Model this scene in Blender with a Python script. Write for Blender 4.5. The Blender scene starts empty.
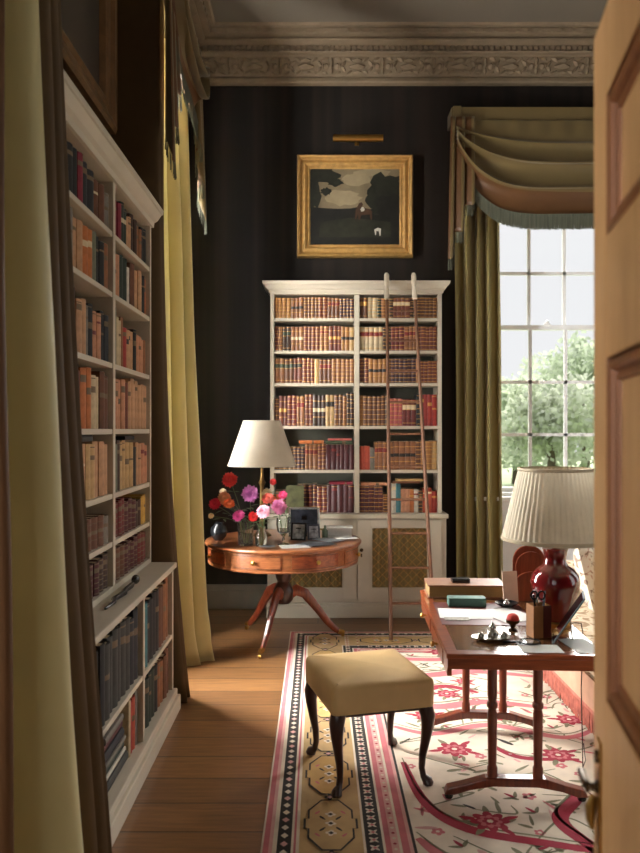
import bpy, bmesh, math, random
from mathutils import Vector, Matrix, noise

# ------------------------------------------------------------------ camera, world, light, exposure
SC = bpy.context.scene
COL = SC.collection
R = math.radians
PI = math.pi
cam_d = bpy.data.cameras.new('camera')
cam = bpy.data.objects.new('camera', cam_d)
COL.objects.link(cam)
cam.location = (0, 0, 1.65)
cam.rotation_euler = (R(90), 0, 0)
cam_d.sensor_fit = 'VERTICAL'
cam_d.sensor_height = 36
cam_d.lens = 760 / 853 * 36
cam_d.shift_x = 2 / 853
cam_d.shift_y = 3.5 / 853
cam_d.clip_start = 0.05
cam_d.clip_end = 300
cam_d.dof.use_dof = True
cam_d.dof.focus_distance = 4.6
cam_d.dof.aperture_fstop = 3.0
SC.camera = cam

wd = bpy.data.worlds.new('sky')
SC.world = wd
wd.use_nodes = True
wn = wd.node_tree
for n in list(wn.nodes):
    wn.nodes.remove(n)
wo = wn.nodes.new('ShaderNodeOutputWorld')
wb = wn.nodes.new('ShaderNodeBackground')
wb.inputs[0].default_value = (0.97, 0.98, 1.0, 1)
wb.inputs[1].default_value = 0.66
wn.links.new(wb.outputs[0], wo.inputs[0])


def area_light(name, loc, rot, sx, sy, power, col=(1, 1, 1)):
    l = bpy.data.lights.new(name, 'AREA')
    l.shape = 'RECTANGLE'
    l.size, l.size_y = sx, sy
    l.energy = power
    l.color = col
    o = bpy.data.objects.new(name, l)
    o.location = loc
    o.rotation_euler = rot
    COL.objects.link(o)
    return o


# overcast daylight falling through the two tall windows of the left wall
area_light('daylight_near_window', (-1.95, 1.0, 2.6), (0, R(-90), R(35)), 3.8, 1.3, 340, (1.0, 0.99, 0.96))
area_light('daylight_far_window', (-1.95, 5.15, 2.6), (0, R(-90), 0), 3.8, 1.3, 1500, (1.0, 0.99, 0.96))
# fill added through two invented windows of the passage behind the camera
area_light('added_passage_side_fill', (-1.95, -1.1, 2.2), (0, R(-90), 0), 2.6, 1.2, 190, (1.0, 0.99, 0.96))
area_light('added_passage_end_fill', (-.6, -3.1, 2.3), (R(90), 0, 0), 1.3, 2.8, 18, (1.0, 0.99, 0.96))
# fill added through two invented windows of the unseen opposite wall
area_light('added_right_fill', (5.25, 2.6, 2.6), (0, R(90), 0), 3.6, 1.6, 16, (1.0, 0.98, 0.95))
area_light('added_right_fill', (5.25, 5.3, 2.6), (0, R(90), 0), 3.6, 1.6, 16, (1.0, 0.98, 0.95))
# hazy bright sky over the garden: a very soft sun through the far window
sl = bpy.data.lights.new('hazy_sun', 'SUN')
sl.energy = 11.0
sl.angle = R(50)
sl.color = (1.0, 0.97, 0.92)
so = bpy.data.objects.new('hazy_sun', sl)
so.rotation_euler = Vector((-0.42, -1.0, -0.72)).to_track_quat('-Z', 'Y').to_euler()
so.location = (6, 14, 12)
COL.objects.link(so)

SC.view_settings.view_transform = 'Standard'
SC.view_settings.look = 'None'
SC.view_settings.gamma = 1
SC.view_settings.use_curve_mapping = False
SC.view_settings.exposure = 0.48


# ------------------------------------------------------------------ materials
def lin(c):
    return tuple(((v / 255) / 12.92 if v / 255 <= 0.04045 else ((v / 255 + 0.055) / 1.055) ** 2.4) for v in c)


MATS = {}


def mat(name, rgb, rough=0.6, metal=0.0, var=0.12, scale=12.0, bump=0.0, bscale=60.0, stretch=(1, 1, 1), sheen=0.0,
        coat=0.0, transl=0.0, spec=0.5):
    if name in MATS:
        return MATS[name]
    m = bpy.data.materials.new(name)
    m.use_nodes = True
    nt = m.node_tree
    b = nt.nodes['Principled BSDF']
    c = lin(rgb)
    b.inputs['Roughness'].default_value = rough
    b.inputs['Metallic'].default_value = metal
    b.inputs['Specular IOR Level'].default_value = spec
    if sheen:
        b.inputs['Sheen Weight'].default_value = sheen
    if coat:
        b.inputs['Coat Weight'].default_value = coat
        b.inputs['Coat Roughness'].default_value = 0.12
    tc = nt.nodes.new('ShaderNodeTexCoord')
    mp = nt.nodes.new('ShaderNodeMapping')
    mp.inputs['Scale'].default_value = stretch
    nt.links.new(tc.outputs['Object'], mp.inputs['Vector'])
    no = nt.nodes.new('ShaderNodeTexNoise')
    no.inputs['Scale'].default_value = scale
    no.inputs['Detail'].default_value = 4
    nt.links.new(mp.outputs[0], no.inputs['Vector'])
    rp = nt.nodes.new('ShaderNodeValToRGB')
    rp.color_ramp.elements[0].position = 0.3
    rp.color_ramp.elements[1].position = 0.7
    rp.color_ramp.elements[0].color = (*[max(0, v * (1 - var)) for v in c], 1)
    rp.color_ramp.elements[1].color = (*[min(1, v * (1 + var)) for v in c], 1)
    nt.links.new(no.outputs['Fac'], rp.inputs['Fac'])
    nt.links.new(rp.outputs[0], b.inputs['Base Color'])
    if bump:
        n2 = nt.nodes.new('ShaderNodeTexNoise')
        n2.inputs['Scale'].default_value = bscale
        nt.links.new(mp.outputs[0], n2.inputs['Vector'])
        bp = nt.nodes.new('ShaderNodeBump')
        bp.inputs['Strength'].default_value = bump
        bp.inputs['Distance'].default_value = 0.01
        nt.links.new(n2.outputs['Fac'], bp.inputs['Height'])
        nt.links.new(bp.outputs[0], b.inputs['Normal'])
    if transl:
        tr = nt.nodes.new('ShaderNodeBsdfTranslucent')
        nt.links.new(rp.outputs[0], tr.inputs['Color'])
        mx = nt.nodes.new('ShaderNodeMixShader')
        mx.inputs[0].default_value = transl
        out = nt.nodes['Material Output']
        nt.links.new(b.outputs[0], mx.inputs[1])
        nt.links.new(tr.outputs[0], mx.inputs[2])
        nt.links.new(mx.outputs[0], out.inputs['Surface'])
    MATS[name] = m
    return m


def wood_mat(name, rgb, rgb2, rough=0.35, axis=0, scale=6.0, coat=0.0):
    if name in MATS:
        return MATS[name]
    m = bpy.data.materials.new(name)
    m.use_nodes = True
    nt = m.node_tree
    b = nt.nodes['Principled BSDF']
    b.inputs['Roughness'].default_value = rough
    if coat:
        b.inputs['Coat Weight'].default_value = coat
        b.inputs['Coat Roughness'].default_value = 0.08
    tc = nt.nodes.new('ShaderNodeTexCoord')
    mp = nt.nodes.new('ShaderNodeMapping')
    s = [9.0, 9.0, 9.0]
    s[axis] = 0.9
    mp.inputs['Scale'].default_value = s
    nt.links.new(tc.outputs['Object'], mp.inputs['Vector'])
    no = nt.nodes.new('ShaderNodeTexNoise')
    no.inputs['Scale'].default_value = scale
    no.inputs['Detail'].default_value = 6
    no.inputs['Roughness'].default_value = 0.65
    nt.links.new(mp.outputs[0], no.inputs['Vector'])
    rp = nt.nodes.new('ShaderNodeValToRGB')
    rp.color_ramp.elements[0].position = 0.32
    rp.color_ramp.elements[1].position = 0.68
    rp.color_ramp.elements[0].color = (*lin(rgb), 1)
    rp.color_ramp.elements[1].color = (*lin(rgb2), 1)
    nt.links.new(no.outputs['Fac'], rp.inputs['Fac'])
    nt.links.new(rp.outputs[0], b.inputs['Base Color'])
    MATS[name] = m
    return m


def floor_mat():
    m = bpy.data.materials.new('oak_boards')
    m.use_nodes = True
    nt = m.node_tree
    b = nt.nodes['Principled BSDF']
    b.inputs['Roughness'].default_value = 0.34
    tc = nt.nodes.new('ShaderNodeTexCoord')
    br = nt.nodes.new('ShaderNodeTexBrick')
    br.inputs['Scale'].default_value = 1.0
    br.inputs['Brick Width'].default_value = 3.1
    br.inputs['Row Height'].default_value = 0.24
    br.inputs['Mortar Size'].default_value = 0.004
    br.inputs['Mortar Smooth'].default_value = 0.3
    br.inputs['Color1'].default_value = (*lin((150, 108, 68)), 1)
    br.inputs['Color2'].default_value = (*lin((98, 68, 44)), 1)
    br.inputs['Mortar'].default_value = (*lin((40, 24, 14)), 1)
    nt.links.new(tc.outputs['Object'], br.inputs['Vector'])
    mp = nt.nodes.new('ShaderNodeMapping')
    mp.inputs['Scale'].default_value = (1.2, 14, 1)
    nt.links.new(tc.outputs['Object'], mp.inputs['Vector'])
    no = nt.nodes.new('ShaderNodeTexNoise')
    no.inputs['Scale'].default_value = 3.2
    no.inputs['Detail'].default_value = 7
    no.inputs['Roughness'].default_value = 0.65
    nt.links.new(mp.outputs[0], no.inputs['Vector'])
    rp = nt.nodes.new('ShaderNodeValToRGB')
    rp.color_ramp.elements[0].position = 0.28
    rp.color_ramp.elements[1].position = 0.7
    rp.color_ramp.elements[0].color = (0.45, 0.42, 0.4, 1)
    rp.color_ramp.elements[1].color = (1.15, 1.1, 1.05, 1)
    nt.links.new(no.outputs['Fac'], rp.inputs['Fac'])
    mx = nt.nodes.new('ShaderNodeMixRGB')
    mx.blend_type = 'MULTIPLY'
    mx.inputs[0].default_value = 0.85
    nt.links.new(br.outputs['Color'], mx.inputs[1])
    nt.links.new(rp.outputs[0], mx.inputs[2])
    nt.links.new(mx.outputs[0], b.inputs['Base Color'])
    bp = nt.nodes.new('ShaderNodeBump')
    bp.inputs['Strength'].default_value = 0.5
    bp.inputs['Distance'].default_value = 0.004
    inv = nt.nodes.new('ShaderNodeMath')
    inv.operation = 'SUBTRACT'
    inv.inputs[0].default_value = 1
    nt.links.new(br.outputs['Fac'], inv.inputs[1])
    nt.links.new(inv.outputs[0], bp.inputs['Height'])
    nt.links.new(bp.outputs[0], b.inputs['Normal'])
    return m


def wall_mat():
    m = bpy.data.materials.new('dark_wall_cloth')
    m.use_nodes = True
    nt = m.node_tree
    b = nt.nodes['Principled BSDF']
    b.inputs['Roughness'].default_value = 0.75
    b.inputs['Specular IOR Level'].default_value = 0.25
    tc = nt.nodes.new('ShaderNodeTexCoord')
    mp = nt.nodes.new('ShaderNodeMapping')
    mp.inputs['Scale'].default_value = (7.5, 7.5, 0.12)
    nt.links.new(tc.outputs['Object'], mp.inputs['Vector'])
    no = nt.nodes.new('ShaderNodeTexNoise')
    no.inputs['Scale'].default_value = 1.0
    no.inputs['Detail'].default_value = 2
    nt.links.new(mp.outputs[0], no.inputs['Vector'])
    rp = nt.nodes.new('ShaderNodeValToRGB')
    rp.color_ramp.elements[0].position = 0.38
    rp.color_ramp.elements[1].position = 0.62
    rp.color_ramp.elements[0].color = (*lin((29, 24, 21)), 1)
    rp.color_ramp.elements[1].color = (*lin((42, 34, 28)), 1)
    nt.links.new(no.outputs['Fac'], rp.inputs['Fac'])
    nt.links.new(rp.outputs[0], b.inputs['Base Color'])
    return m


def glass_pane_mat():
    m = bpy.data.materials.new('window_glass')
    m.use_nodes = True
    nt = m.node_tree
    nt.nodes.remove(nt.nodes['Principled BSDF'])
    t = nt.nodes.new('ShaderNodeBsdfTransparent')
    g = nt.nodes.new('ShaderNodeBsdfGlossy')
    g.inputs['Roughness'].default_value = 0.02
    fr = nt.nodes.new('ShaderNodeFresnel')
    fr.inputs[0].default_value = 1.35
    mx = nt.nodes.new('ShaderNodeMixShader')
    ge = nt.nodes.new('ShaderNodeNewGeometry')
    ml = nt.nodes.new('ShaderNodeMath')
    ml.operation = 'SUBTRACT'
    ml.use_clamp = True
    nt.links.new(fr.outputs[0], ml.inputs[0])
    nt.links.new(ge.outputs['Backfacing'], ml.inputs[1])
    nt.links.new(ml.outputs[0], mx.inputs[0])
    nt.links.new(t.outputs[0], mx.inputs[1])
    nt.links.new(g.outputs[0], mx.inputs[2])
    nt.links.new(mx.outputs[0], nt.nodes['Material Output'].inputs[0])
    return m


def clear_glass():
    m = bpy.data.materials.new('clear_glass')
    m.use_nodes = True
    b = m.node_tree.nodes['Principled BSDF']
    b.inputs['Base Color'].default_value = (0.92, 0.97, 0.94, 1)
    b.inputs['Roughness'].default_value = 0.03
    b.inputs['Transmission Weight'].default_value = 1.0
    b.inputs['IOR'].default_value = 1.45
    return m


M_WHITE = mat('aged_white_paint', (200, 190, 170), 0.5, var=0.05, scale=5)
M_WHITE2 = mat('grey_white_paint', (182, 174, 156), 0.5, var=0.05, scale=5)
M_WINDOW = mat('window_white_paint', (246, 246, 245), 0.45, var=0.03)
M_CASEBACK = mat('shelf_back_paint', (92, 92, 80), 0.7, var=0.08)
M_CEIL = mat('ceiling_plaster', (118, 108, 93), 0.85, var=0.04, scale=2)
M_CORN = mat('cornice_plaster', (134, 116, 92), 0.75, var=0.12, scale=9, bump=0.25, bscale=40)
M_WALL = wall_mat()
M_BASEB = mat('skirting_paint', (120, 110, 96), 0.55, var=0.06)
M_FLOOR = floor_mat()
M_PANE = glass_pane_mat()
M_GLASS = clear_glass()
M_MAHOG = wood_mat('mahogany', (116, 50, 26), (160, 80, 42), 0.28, 0, coat=0.5)
M_MAHOGZ = wood_mat('mahogany_upright', (96, 40, 24), (138, 64, 36), 0.3, 2, coat=0.4)
M_DMAHOG = wood_mat('dark_mahogany', (44, 24, 18), (66, 36, 26), 0.3, 2, coat=0.3)
M_YEW = wood_mat('inlaid_walnut', (116, 66, 38), (160, 98, 58), 0.3, 0, coat=0.4)
M_LADDER = wood_mat('ladder_wood', (96, 62, 42), (130, 88, 60), 0.5, 2)
M_DOOR = wood_mat('pine_door', (178, 132, 84), (198, 154, 104), 0.42, 2, scale=4)
M_DOORD = wood_mat('pine_door_moulding', (112, 66, 36), (140, 88, 50), 0.4, 2, scale=4)
M_ABRASS = mat('dull_brass', (122, 96, 58), 0.4, 0.9, var=0.15)
M_BRASS = mat('aged_brass', (176, 138, 74), 0.32, 1.0, var=0.12)
M_DBRASS = mat('dark_bronze', (70, 54, 36), 0.4, 1.0, var=0.2)
M_SILVER = mat('silver', (200, 196, 188), 0.22, 1.0, var=0.06)
M_GILT = mat('gilt_wood', (190, 150, 88), 0.45, 0.3, var=0.18, scale=20, bump=0.15)
M_GILT2 = mat('gilt_wood_dull', (104, 72, 38), 0.5, 0.35, var=0.25, scale=14)
M_GILTLINE = mat('gilt_tooling', (200, 150, 80), 0.42, 0.5, var=0.1)
M_PAGES = mat('page_block', (205, 186, 150), 0.85, var=0.1, stretch=(40, 1, 1))
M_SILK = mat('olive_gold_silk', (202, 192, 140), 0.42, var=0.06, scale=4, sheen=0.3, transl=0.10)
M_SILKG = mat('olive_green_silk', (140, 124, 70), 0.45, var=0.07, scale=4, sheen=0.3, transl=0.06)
M_SILKB = mat('curtain_shade_brown', (92, 70, 38), 0.6, var=0.08, transl=0.03)  # brown puts the shade of the turned folds into the cloth
M_SWAG = mat('swag_olive_silk', (108, 90, 52), 0.42, var=0.07, scale=4, sheen=0.2)
M_RUST = mat('rust_silk', (94, 62, 33), 0.45, var=0.1, scale=6)
M_FRINGE = mat('sage_fringe', (92, 94, 78), 0.8, var=0.3, scale=60, stretch=(1, 1, 0.05))
M_SHADE = mat('cream_lampshade', (216, 206, 186), 0.8, var=0.03, transl=0.3)
M_SHADE2 = mat('pleated_linen', (222, 210, 186), 0.85, var=0.08, transl=0.25)
M_OXBLOOD = mat('oxblood_glaze', (110, 16, 20), 0.1, var=0.2, scale=5, coat=1.0)
M_LEATHER = mat('fawn_leather', (220, 186, 130), 0.5, var=0.08, scale=6)
M_BLACK = mat('black_lacquer', (22, 22, 24), 0.25, var=0.1)
M_PAPER = mat('white_paper', (226, 224, 218), 0.8, var=0.03)
M_STEM = mat('flower_stem', (84, 104, 56), 0.6, var=0.2)
M_LEAF = mat('flower_leaf', (66, 92, 54), 0.6, var=0.3)


# ------------------------------------------------------------------ helpers
class MB:
    """collects shapes, then links them as one mesh object"""

    def __init__(s):
        s.v, s.f, s.m, s.sm = [], [], [], []

    def add(s, verts, faces, mi=0, smooth=False, M=None):
        o = len(s.v)
        for p in verts:
            p = Vector(p)
            s.v.append(M @ p if M is not None else p)
        for f in faces:
            s.f.append([i + o for i in f])
            s.m.append(mi)
            s.sm.append(smooth)
        return s

    def box(s, x0, x1, y0, y1, z0, z1, mi=0, M=None):
        if x0 > x1: x0, x1 = x1, x0
        if y0 > y1: y0, y1 = y1, y0
        if z0 > z1: z0, z1 = z1, z0
        v = [(x0, y0, z0), (x1, y0, z0), (x1, y1, z0), (x0, y1, z0), (x0, y0, z1), (x1, y0, z1), (x1, y1, z1), (x0, y1, z1)]
        f = [(0, 3, 2, 1), (4, 5, 6, 7), (0, 1, 5, 4), (1, 2, 6, 5), (2, 3, 7, 6), (3, 0, 4, 7)]
        return s.add(v, f, mi, False, M)

    def lathe(s, prof, c=(0, 0, 0), seg=24, mi=0, M=None, caps=True, ripple=0.0, nrip=0):
        v, f = [], []
        n = len(prof)
        for i in range(seg):
            a = 2 * PI * i / seg
            for (r, z) in prof:
                k = 1 + (ripple * math.cos(nrip * a) if ripple else 0)
                v.append((c[0] + r * k * math.cos(a), c[1] + r * k * math.sin(a), c[2] + z))
        for i in range(seg):
            j = (i + 1) % seg
            for k in range(n - 1):
                f.append((i * n + k, j * n + k, j * n + k + 1, i * n + k + 1))
        if caps:
            if prof[0][0] > 1e-4:
                f.append(tuple(i * n for i in reversed(range(seg))))
            if prof[-1][0] > 1e-4:
                f.append(tuple(i * n + n - 1 for i in range(seg)))
        return s.add(v, f, mi, True, M)

    def tube(s, pts, rad, seg=8, mi=0, M=None, flat=1.0, smooth=True):
        pts = [Vector(p) for p in pts]
        if not isinstance(rad, (list, tuple)):
            rad = [rad] * len(pts)
        v, f = [], []
        up = Vector((0, 0, 1))
        t0 = (pts[1] - pts[0]).normalized()
        if abs(t0.dot(up)) > 0.95:
            up = Vector((0, 1, 0))
        a = t0.cross(up).normalized()
        for i, p in enumerate(pts):
            t = (pts[min(i + 1, len(pts) - 1)] - pts[max(i - 1, 0)]).normalized()
            a = (a - t * a.dot(t)).normalized()
            b = t.cross(a)
            for k in range(seg):
                q = 2 * PI * (k + 0.5) / seg
                v.append(p + (a * math.cos(q) * flat + b * math.sin(q)) * rad[i])
        for i in range(len(pts) - 1):
            for k in range(seg):
                l = (k + 1) % seg
                f.append((i * seg + k, i * seg + l, (i + 1) * seg + l, (i + 1) * seg + k))
        f.append(tuple(reversed(range(seg))))
        f.append(tuple((len(pts) - 1) * seg + k for k in range(seg)))
        return s.add(v, f, mi, smooth, M)

    def grid(s, fn, nu, nv, mi=0, smooth=True, M=None, mfn=None):
        v = [fn(i / nu, j / nv) for i in range(nu + 1) for j in range(nv + 1)]
        o = len(s.v)
        for p in v:
            p = Vector(p)
            s.v.append(M @ p if M is not None else p)
        for i in range(nu):
            for j in range(nv):
                a = i * (nv + 1) + j
                s.f.append([o + a, o + a + nv + 1, o + a + nv + 2, o + a + 1])
                s.m.append(mfn((i + .5) / nu, (j + .5) / nv) if mfn else mi)
                s.sm.append(smooth)
        return s

    def ball(s, c, r, mi=0, nu=12, nv=8, sc=(1, 1, 1), M=None):
        prof = [(r * math.sin(PI * k / nv), -r * math.cos(PI * k / nv)) for k in range(nv + 1)]
        T = Matrix.Translation(Vector(c)) @ Matrix.Diagonal((*sc, 1))
        if M is not None:
            T = M @ T
        return s.lathe(prof, (0, 0, 0), nu, mi, T, caps=False)

    def poly(s, pts, z, mi=0, M=None):
        return s.add([(x, y, z) for x, y in pts], [tuple(range(len(pts)))], mi, False, M)

    def prism(s, pts, d, mi=0, M=None, smooth=False):
        """polygon of 3D points swept by vector d"""
        n = len(pts)
        d = Vector(d)
        v = [Vector(p) for p in pts] + [Vector(p) + d for p in pts]
        f = [tuple(reversed(range(n))), tuple(range(n, 2 * n))]
        f += [(i, (i + 1) % n, (i + 1) % n + n, i + n) for i in range(n)]
        return s.add(v, f, mi, smooth, M)

    def build(s, name, mats, parent=None, bevel=0, sharp=40, solid=0, world=True, fix=True, subsurf=0):
        me = bpy.data.meshes.new(name)
        off = Vector((0, 0, 0))
        if parent is not None and world:
            p = parent
            while p is not None:
                off += p.location
                p = p.parent
        me.from_pydata([tuple(p - off) for p in s.v], [], s.f)
        if not isinstance(mats, (list, tuple)):
            mats = [mats]
        for m in mats:
            me.materials.append(m)
        me.polygons.foreach_set('material_index', s.m)
        me.polygons.foreach_set('use_smooth', s.sm)
        if fix:
            bm = bmesh.new()
            bm.from_mesh(me)
            bmesh.ops.recalc_face_normals(bm, faces=bm.faces)
            bm.to_mesh(me)
            bm.free()
        if any(s.sm):
            me.set_sharp_from_angle(angle=R(sharp))
        me.update()
        o = bpy.data.objects.new(name, me)
        COL.objects.link(o)
        if parent is not None:
            o.parent = parent
        if bevel:
            md = o.modifiers.new('bevel', 'BEVEL')
            md.width = bevel
            md.segments = 2
            md.limit_method = 'ANGLE'
            md.angle_limit = R(40)
        if solid:
            md = o.modifiers.new('solid', 'SOLIDIFY')
            md.thickness = solid
            md.offset = 0
        if subsurf:
            md = o.modifiers.new('sub', 'SUBSURF')
            md.levels = md.render_levels = subsurf
        return o


def thing(name, label, cat, loc=(0, 0, 0), rotz=0.0, group=None):
    o = bpy.data.objects.new(name, None)
    COL.objects.link(o)
    o.empty_display_size = 0.1
    o.location = loc
    o.rotation_euler = (0, 0, rotz)
    o['label'], o['category'] = label, cat
    if group:
        o['group'] = group
    return o


def tag(o, label, cat, group=None):
    o['label'], o['category'] = label, cat
    if group:
        o['group'] = group
    return o


def struct(o):
    o['kind'] = 'structure'
    return o


ORD = ['first', 'second', 'third', 'fourth', 'fifth', 'sixth', 'seventh', 'eighth', 'ninth', 'tenth', 'eleventh', 'twelfth',
       'thirteenth', 'fourteenth', 'fifteenth', 'sixteenth', 'seventeenth', 'eighteenth', 'nineteenth', 'twentieth',
       'twenty-first', 'twenty-second', 'twenty-third', 'twenty-fourth', 'twenty-fifth', 'twenty-sixth']

# ------------------------------------------------------------------ the room
XL, XR, YB, YF, ZC = -1.25, 4.6, 7.05, -2.6, 5.25
struct(MB().box(XL - .3, XR + .2, YF - .2, YB + .3, -.1, 0).build('floor', M_FLOOR))
struct(MB().box(XL - .3, XR + .2, YF - .2, YB + .3, ZC, ZC + .1).build('ceiling', M_CEIL))
# back wall with the window opening
WX0, WX1, WZ0, WZ1 = 1.56, 3.10, 1.02, 4.22
b = MB()
b.box(XL - .3, WX0, YB, YB + .3, 0, ZC)
b.box(WX1, XR + .2, YB, YB + .3, 0, ZC)
b.box(WX0, WX1, YB, YB + .3, 0, WZ0)
b.box(WX0, WX1, YB, YB + .3, WZ1, ZC)
struct(b.build('wall_back', M_WALL))
# left wall with two window openings, plus an added one behind the camera for fill
LW = [(1.30, 2.02), (4.74, 5.56), (-1.8, -.5)]
LZ0, LZ1 = 0.55, 4.3
b = MB()
ys = [YF - .2, LW[2][0], LW[2][1], LW[0][0], LW[0][1], LW[1][0], LW[1][1], YB]
b.box(XL - .3, XL, ys[0], ys[1], 0, ZC)
b.box(XL - .3, XL, ys[2], ys[3], 0, ZC)
b.box(XL - .3, XL, ys[4], ys[5], 0, ZC)
b.box(XL - .3, XL, ys[6], ys[7], 0, ZC)
for (a, c) in LW:
    b.box(XL - .3, XL, a, c, 0, LZ0)
    b.box(XL - .3, XL, a, c, LZ1, ZC)
struct(b.build('wall_left', M_WALL))
RW = [(1.85, 3.35), (4.55, 6.05)]  # openings added to let fill in from the unseen side
b = MB()
ys = [YF - .2, RW[0][0], RW[0][1], RW[1][0], RW[1][1], YB]
for k in (0, 2, 4):
    b.box(XR, XR + .25, ys[k], ys[k + 1], 0, ZC)
for (a, c) in RW:
    b.box(XR, XR + .25, a, c, 0, LZ0)
    b.box(XR, XR + .25, a, c, LZ1, ZC)
struct(b.build('wall_right', M_WALL))
PW = (-1.1, -.1)  # opening added for the fill from behind the camera
b = MB()
b.box(XL, PW[0], YF - .2, YF, 0, ZC).box(PW[1], XR, YF - .2, YF, 0, ZC).box(PW[0], PW[1], YF - .2, YF, 0, LZ0).box(PW[0], PW[1], YF - .2, YF, LZ1, ZC)
struct(b.build('wall_front', M_WALL))


def sash_window(name, u0, u1, z0, z1, cols, rows, place):
    """a double sash in the opening u0..u1; place(u0,u1,d0,d1,z0,z1,MB) maps width and depth to the wall"""
    fr = MB()
    t = 0.06
    place(fr, u0, u0 + t, 0.06, 0.22, z0, z1)
    place(fr, u1 - t, u1, 0.06, 0.22, z0, z1)
    place(fr, u0 + t, u1 - t, 0.06, 0.22, z1 - t, z1)
    place(fr, u0 + t, u1 - t, 0.02, 0.22, z0, z0 + .05)
    root = struct(fr.build(name, M_WINDOW, bevel=.004))
    a0, a1, c0, c1 = u0 + t, u1 - t, z0 + .05, z1 - t
    mid = (c0 + c1) / 2
    for (lo, hi, d0, d1) in ((c0, mid + .02, 0.09, 0.125), (mid - .02, c1, 0.135, 0.17)):
        sb = MB()
        s = .042
        place(sb, a0, a0 + s, d0, d1, lo, hi)
        place(sb, a1 - s, a1, d0, d1, lo, hi)
        place(sb, a0 + s, a1 - s, d0, d1, lo, lo + s)
        place(sb, a0 + s, a1 - s, d0, d1, hi - s, hi)
        for k in range(1, cols):
            u = a0 + s + (a1 - a0 - 2 * s) * k / cols
            place(sb, u - .015, u + .015, d0 + .004, d1 - .004, lo + s, hi - s)
        for k in range(1, rows):
            z = lo + s + (hi - lo - 2 * s) * k / rows
            place(sb, a0 + s, a1 - s, d0 + .004, d1 - .004, z - .015, z + .015)
        so_ = sb.build('sash', M_WINDOW, root, world=False)
        pb = MB()
        place(pb, a0 + s, a1 - s, (d0 + d1) / 2 - .002, (d0 + d1) / 2 + .002, lo + s, hi - s)
        pb.build('pane', M_PANE, so_, world=False)
    return root


def place_back(mb, u0, u1, d0, d1, z0, z1):
    mb.box(u0, u1, YB + d0, YB + d1, z0, z1)


def place_left(mb, u0, u1, d0, d1, z0, z1):
    mb.box(XL - d1, XL - d0, u0, u1, z0, z1)


w1 = sash_window('window_1', WX0, WX1, WZ0, WZ1, 4, 3, place_back)
# panelled lining below the sill, casing at the sides, catch on the meeting rail
b = MB()
b.box(WX0 - .10, WX0 - .001, YB - .03, YB - .001, 0.0, WZ1 + .1)
b.box(WX1 + .001, WX1 + .10, YB - .03, YB - .001, 0.0, WZ1 + .1)
b.box(WX0, WX1, YB - .02, YB - .001, 0, WZ0 - .02)
b.box(WX0 + .1, WX1 - .1, YB - .035, YB - .02, .25, WZ0 - .15)
b.build('casing', M_WINDOW, w1, bevel=.004, world=False)
MB().box(WX0 - .12, WX1 + .12, YB - .08, YB - .0005, WZ0 - .02, WZ0 + .015).build('sill', M_WINDOW, w1, bevel=.005, world=False)
MB().ball((2.15, YB + .08, 2.66), .018).box(2.12, 2.18, YB + .07, YB + .088, 2.632, 2.65).build('catch', M_WINDOW, w1, world=False)
sash_window('window_2', LW[0][0], LW[0][1], LZ0, LZ1, 2, 4, place_left)
sash_window('added_window_7', PW[0], PW[1], LZ0, LZ1, 3, 4, lambda mb, u0, u1, d0, d1, z0, z1: mb.box(u0, u1, YF - d1, YF - d0, z0, z1))  # unseen end window, added to admit frontal fill
sash_window('added_window_6', LW[2][0], LW[2][1], LZ0, LZ1, 4, 4, place_left)  # unseen passage window, added to admit fill for the door
sash_window('window_3', LW[1][0], LW[1][1], LZ0, LZ1, 3, 4, place_left)


def place_right(mb, u0, u1, d0, d1, z0, z1):
    mb.box(XR + d0, XR + d1, u0, u1, z0, z1)


sash_window('added_window_4', RW[0][0], RW[0][1], LZ0, LZ1, 4, 4, place_right)  # unseen window, added for fill from the right
sash_window('added_window_5', RW[1][0], RW[1][1], LZ0, LZ1, 4, 4, place_right)  # second added window for the right-hand fill

# skirting boards
b = MB()
b.box(XL, -.46, YB - .025, YB, 0, .22).box(XL, -.46, YB - .04, YB, 0, .17).box(1.2, XR, YB - .02, YB - .001, 0, .1)
struct(b.build('baseboard_back', M_BASEB, bevel=.004))
struct(MB().box(XL, XL + .025, 4.56, YB - .05, 0, .22).build('baseboard_left', M_BASEB, bevel=.004))

# ceiling cornice: (distance from wall, height)
CP = [(0, 4.84), (.06, 4.842), (.075, 4.855), (.07, 4.885), (.04, 4.89), (.06, 4.90), (.075, 4.98), (.10, 5.065), (.11, 5.072),
      (.155, 5.075), (.165, 5.085), (.13, 5.092), (.13, 5.135), (.20, 5.138), (.235, 5.15), (.235, 5.168), (.19, 5.172), (.20, 5.182), (.29, 5.186),
      (.30, 5.222), (.25, 5.226), (.33, 5.232), (.345, 5.2499), (0, 5.2499)]


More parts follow.
